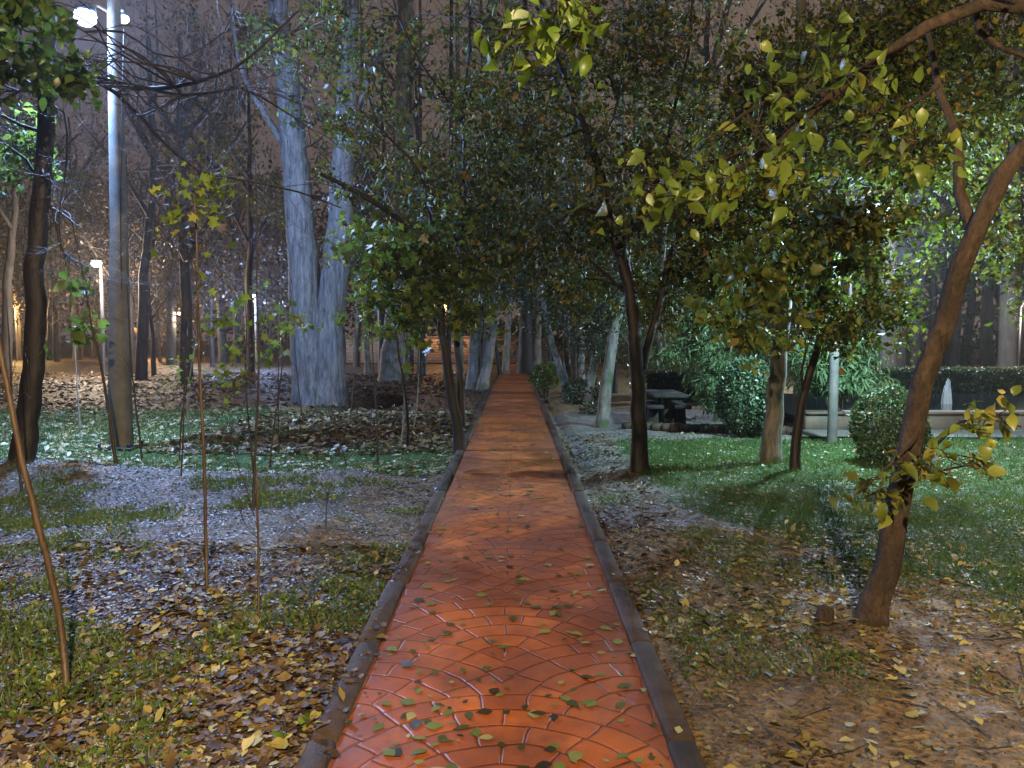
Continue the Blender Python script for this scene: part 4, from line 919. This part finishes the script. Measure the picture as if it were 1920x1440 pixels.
# planting bed border and earth terrace behind the lawn
mb = MB(); 
for k_ in range(18):
    px = 1180 + k_ * 18; dd = 14.0 - k_ * .05; mb.box((at_x(px, dd), dd, .0), (.22 + .05 * random.random(), .16, .12 + .05 * random.random()), rz=random.random() * .4, bev=.03)
bd = mb.build('border_stones', M['kerb'], smooth=False, org=(at_x(1330, 13.5), 13.5, 0)); tag(bd, 'dark rough stone edging between the lawn and the table terrace', 'edging'); 
r = np.random.default_rng(73); n_ = 9000; bx0, bx1 = at_x(1215, 19), at_x(1360, 19)
dh = thing('hedge', 'short dark hedge block behind the picnic table', 'hedge', ((bx0 + bx1) / 2, 19.3, 0))
X = r.uniform(bx0, bx1, n_); Z = r.random(n_) * .72; Y = np.where(r.random(n_) < .75, 19.0 + r.normal(size=n_) * .03, r.uniform(19, 19.6, n_)); Z = np.where(Y > 19.1, .70, Z)
leaves('leaves', np.stack([X, Y, Z], -1), .08, M['leaf_hedge'], dh, seed=74, droop=0)
# picnic table and two block benches
d = 14.3; tb = thing('picnic_table', 'dark stone picnic table on a thick pedestal behind the lawn', 'table', (at_x(1252, d), d, 0))
mb = MB(); mb.box((at_x(1252, d), d + .3, .53), (.62, 1.3, .07), bev=.015); mb.build('table_top', M['table'], tb, smooth=False)
mb = MB(); mb.box((at_x(1252, d), d + .1, .23), (.15, .3, .54), taper=.9, bev=.012); mb.box((at_x(1252, d), d + .65, .23), (.15, .3, .54), taper=.9, bev=.012); mb.build('pedestal', M['table'], tb, smooth=False)
for px, lb in ((1225, 'low dark stone bench left of the picnic table'), (1276, 'low dark stone bench right of the picnic table')):
    bn = thing('stone_bench', lb, 'bench', (at_x(px, d), d, 0), 'stone benches at the table')
    mb = MB(); mb.box((at_x(px, d), d + .3, .33), (.30, 1.2, .07), bev=.012); mb.build('seat', M['table'], bn, smooth=False)
    for dy in (.0, .6):
        mb = MB(); mb.box((at_x(px, d), d + dy, .13), (.20, .16, .34), taper=.88, bev=.01); mb.build('leg', M['table'], bn, smooth=False)
# stump by the leaning tree
g = G(1542, 1168); st = thing('tree_stump', 'small cut stump just left of the leaning trunk', 'stump', (g[0], g[1], 0))
mb = MB(); mb.tube([g + (0, 0, -.06), g + (.005, 0, .0), g + (.01, 0, .05), g + (.012, 0, .085)], [.075, .055, .046, .043], 12, .22); mb.build('stump_wood', M['bark_brown'], st)
g = G(1385, 1050 + 15); 

# amber lit wall beyond the trees
m, nt = new_mat('pale wall blocks'); q = N(nt); br = q.n('ShaderNodeTexBrick'); q.set(br.inputs['Vector'], q.coord('Object'))
mp = q.n('ShaderNodeMapping'); mp.inputs['Rotation'].default_value = (R(90), 0, 0); q.set(mp.inputs[0], q.coord()); q.set(br.inputs['Vector'], mp.outputs[0])
br.inputs['Color1'].default_value = (.22, .15, .10, 1); br.inputs['Color2'].default_value = (.17, .12, .08, 1); br.inputs['Mortar'].default_value = (.09, .07, .05, 1); br.inputs['Scale'].default_value = 1.6; br.inputs['Mortar Size'].default_value = .03
q.out(br.outputs['Color'], .8, None, .3); M['wallblock'] = m
d = 47; mb = MB(); xa, xb = at_x(650, d), at_x(1040, d); mb.box(((xa + xb) / 2, d, .75), (xb - xa, .35, 1.5), bev=.02); mb.box(((xa + xb) / 2, d, 1.54), (xb - xa + .1, .5, .08), bev=.02)
wl = mb.build('boundary_wall', M['wallblock'], smooth=False, org=((xa + xb) / 2, d, 0)); tag(wl, 'amber lit block wall glimpsed beyond the end of the path', 'wall')

# ------------------------------------------------------------ lamps
def light(parent, loc, power, col, rad=.08, spot=None):
    L_ = bpy.data.lights.new('lamp_light', 'POINT'); L_.energy = power; L_.color = col; L_.shadow_soft_size = rad
    o = bpy.data.objects.new('lamp_light', L_); COL.objects.link(o); o.parent = parent
    o.location = Vector([float(v) for v in loc]) - Vector(parent.location); return o
def head(parent, loc, glow, s=1.0, down=.10):
    mb = MB(); l = np.array(loc, float)
    mb.lathe(l, [(.0, .10 * s), (.05 * s, .10 * s), (.12 * s, .06 * s), (.125 * s, .015 * s), (.12 * s, 0), (.0, 0.003)], 18); hs_ = mb.build('lamp_housing', M['metal'], parent)
    mb = MB(); mb.lathe(l, [(.115 * s, -.002), (.13 * s, -.05 * s), (.12 * s, -.11 * s), (.07 * s, -.155 * s), (.0, -.17 * s)], 18); mb.build('lamp_glass', M[glow], hs_)

def lamp(label, px, pybase, d, h, glow, col, power, r=.055, s=1.0, matn='metal_grey', grp='far street lamps', name='street_lamp', lampx=0., reach=.3):
    b_ = np.array([at_x(px, d), d, 0.]); b_[2] = float(gz(b_[0], b_[1]))
    t_ = thing(name, label, 'street lamp', b_, grp)
    mb = MB(); mb.tube([b_ + (0, 0, -.1), b_ + (0, 0, h * .5), b_ + (0, 0, h)], [r, r * .9, r * .7], 12); mb.build('post', M[matn], t_)
    mb = MB(); mb.tube([b_ + (0, 0, h - .05), b_ + (lampx * .5, -.12, h + .1), b_ + (lampx, -reach, h + .08)], [.025, .022, .02], 8); mb.build('arm', M['metal'], t_)
    hp = b_ + (lampx, -reach - .05, h + .02); head(t_, hp, glow, s); light(t_, hp + (0, -.0, -.26 * s - .02), power, col, .1)
    return t_

# the concrete pole with two heads at the left
d = dist(835); b_ = G(228, 836); b_[2] = float(gz(b_[0], b_[1]))
PL = thing('concrete_lamp_pole', 'tall square concrete lamp pole with two blue white lamps at the left', 'lamp pole', b_)
top = P(212, -60, d); mid = P(223, 430, d)
mb = MB(); V = []
for pt, hw in ((b_ + (0, 0, -.1), .135), (b_ + (0, 0, .9), .13), (mid, .098), (top, .070)):
    e = hw * .28
    V += [(pt[0] + u, pt[1] + v, pt[2]) for u, v in ((-hw + e, -hw), (hw - e, -hw), (hw, -hw + e), (hw, hw - e), (hw - e, hw), (-hw + e, hw), (-hw, hw - e), (-hw, -hw + e))]
Fq = [(r0 * 8 + j, r0 * 8 + (j + 1) % 8, (r0 + 1) * 8 + (j + 1) % 8, (r0 + 1) * 8 + j) for r0 in range(3) for j in range(8)]
mb.raw(V, Fq); mb.build('pole', M['pole'], PL, smooth=False)
mb = MB(); mb.box(b_ + (0, -.02, .04), (.56, .50, .03), bev=.008)
for sx_ in (-1, 1):
    for sy_ in (-1, 1): mb.box(b_ + (sx_ * .21, -.02 + sy_ * .2, .08), (.035, .035, .06), bev=.006)
mb.build('base_plate', M['metal'], PL, smooth=False)
mb = MB(); mb.box(P(221, 610, d), (.25, .25, .03), bev=.005); mb.box(P(225, 745, d), (.275, .275, .025), bev=.005); mb.build('band', M['metal'], PL, smooth=False)
h1 = P(160, 28, d - .15); h2 = P(232, 36, d + .9)
for hp, s_ in ((h1, 1.15), (h2, .6)):
    mb = MB(); tp = P(209, 25, d); mb.tube([tp, (tp + hp) / 2 + (0, 0, .12), hp + (0, 0, .12)], [.03, .026, .022], 8); mb.build('lamp_arm', M['metal_grey'], PL)
    head(PL, hp + (0, 0, .04), 'glow_blue', s_)
light(PL, h1 + (0, 0, -.16), 3800, BLUE, .10); light(PL, h2 + (0, 0, -.12), 260, BLUE, .08)
# cable running down the pole
mb = MB(); pc = [P(222, 60, d) + (.13, -.1, 0), P(227, 400, d) + (.06, -.14, 0), P(232, 800, d) + (.08, -.17, 0)]; mb.tube(pc, [.008] * 3, 6); mb.build('cable', M['metal'], PL)

lamp('warm white street lamp far behind the concrete pole', 193, 695, 33, 4.75, 'glow_warm', (1, .80, .58), 1900, .075, 1.6, lampx=.0)
lamp('small white lamp with curved black post in the left wood', 343, 660, 46, 3.0, 'glow_warm', (1, .86, .66), 500, .05, .95, 'metal')
lamp('blue white street lamp between the saplings left of the poplar', 480, 680, 40, 3.75, 'glow_blue', BLUE, 1300, .06, .95)
lamp('amber lamp deep in the left wood', 285, 680, 58, 3.2, 'glow_sod', SOD, 900, .06, .9)
lamp('amber lamp behind the black trunk at the left edge', 30, 680, 52, 3.6, 'glow_sod', (1, .62, .22), 1500, .06, .9)
lamp('amber lamp beyond the end of the path, by the block wall', 835, 680, 45.5, 3.4, 'glow_sod', SOD, 420, .06, .8)
# the slim grey post on the right lawn carries a cool lamp
d = dist(830); t_ = lamp('slim grey lamp post on the right lawn with cool lamp among the leaves', 1563, 830, d, 3.35, 'glow_cool', COOL, 1000, .075, 1.1, 'pole', 'lawn lamps', lampx=.05, reach=1.15)
lamp('thin black lamp post with warm lamp at the right edge', 1908, 690, 21, 2.45, 'glow_warm', (1, .85, .7), 420, .03, .9, 'metal', 'lawn lamps')
lamp('cool lamp among leaves in the hazy wood beyond the pool', 1590, 690, 23, 5.0, 'glow_cool', (.62, .78, 1.0), 1900, .05, .6, 'metal_grey', 'lawn lamps')
# the street lamp behind the photographer that lights the near path
lamp('street lamp standing behind the viewpoint right of the path', 563, 0, -2.2, 4.6, 'glow_warm', (1, .71, .40), 3000, .06, 1.1, 'metal_grey', 'lawn lamps', lampx=.0)

# ------------------------------------------------------------ damp air
mb = MB(); hz_x, hz_y0, hz_y1 = 155, -35, 150
mb.box((0, (hz_y0 + hz_y1) / 2, 12.4), (hz_x * 2, hz_y1 - hz_y0, 28.8))
m, nt = new_mat('damp night air'); q = N(nt); v = q.n('ShaderNodeVolumePrincipled'); v.inputs['Color'].default_value = (.9, .92, .95, 1); v.inputs['Density'].default_value = .0007; v.inputs['Anisotropy'].default_value = .65
nt.links.new(v.outputs[0], q.n('ShaderNodeOutputMaterial').inputs['Volume'])
hz = mb.build('haze', m, smooth=False); kind(hz, 'stuff', 'thin damp night haze filling the park', 'haze')

# ------------------------------------------------------------ render settings
sc.view_settings.view_transform = 'Standard'; sc.view_settings.look = 'None'; sc.view_settings.exposure = 1.0; sc.view_settings.gamma = 1
cy = sc.cycles
cy.use_denoising = True; cy.max_bounces = 4; cy.diffuse_bounces = 2; cy.glossy_bounces = 2; cy.transmission_bounces = 2; cy.volume_bounces = 0; cy.transparent_max_bounces = 4
cy.sample_clamp_indirect = 3; cy.sample_clamp_direct = 4; cy.use_light_tree = True; cy.caustics_reflective = False; cy.caustics_refractive = False
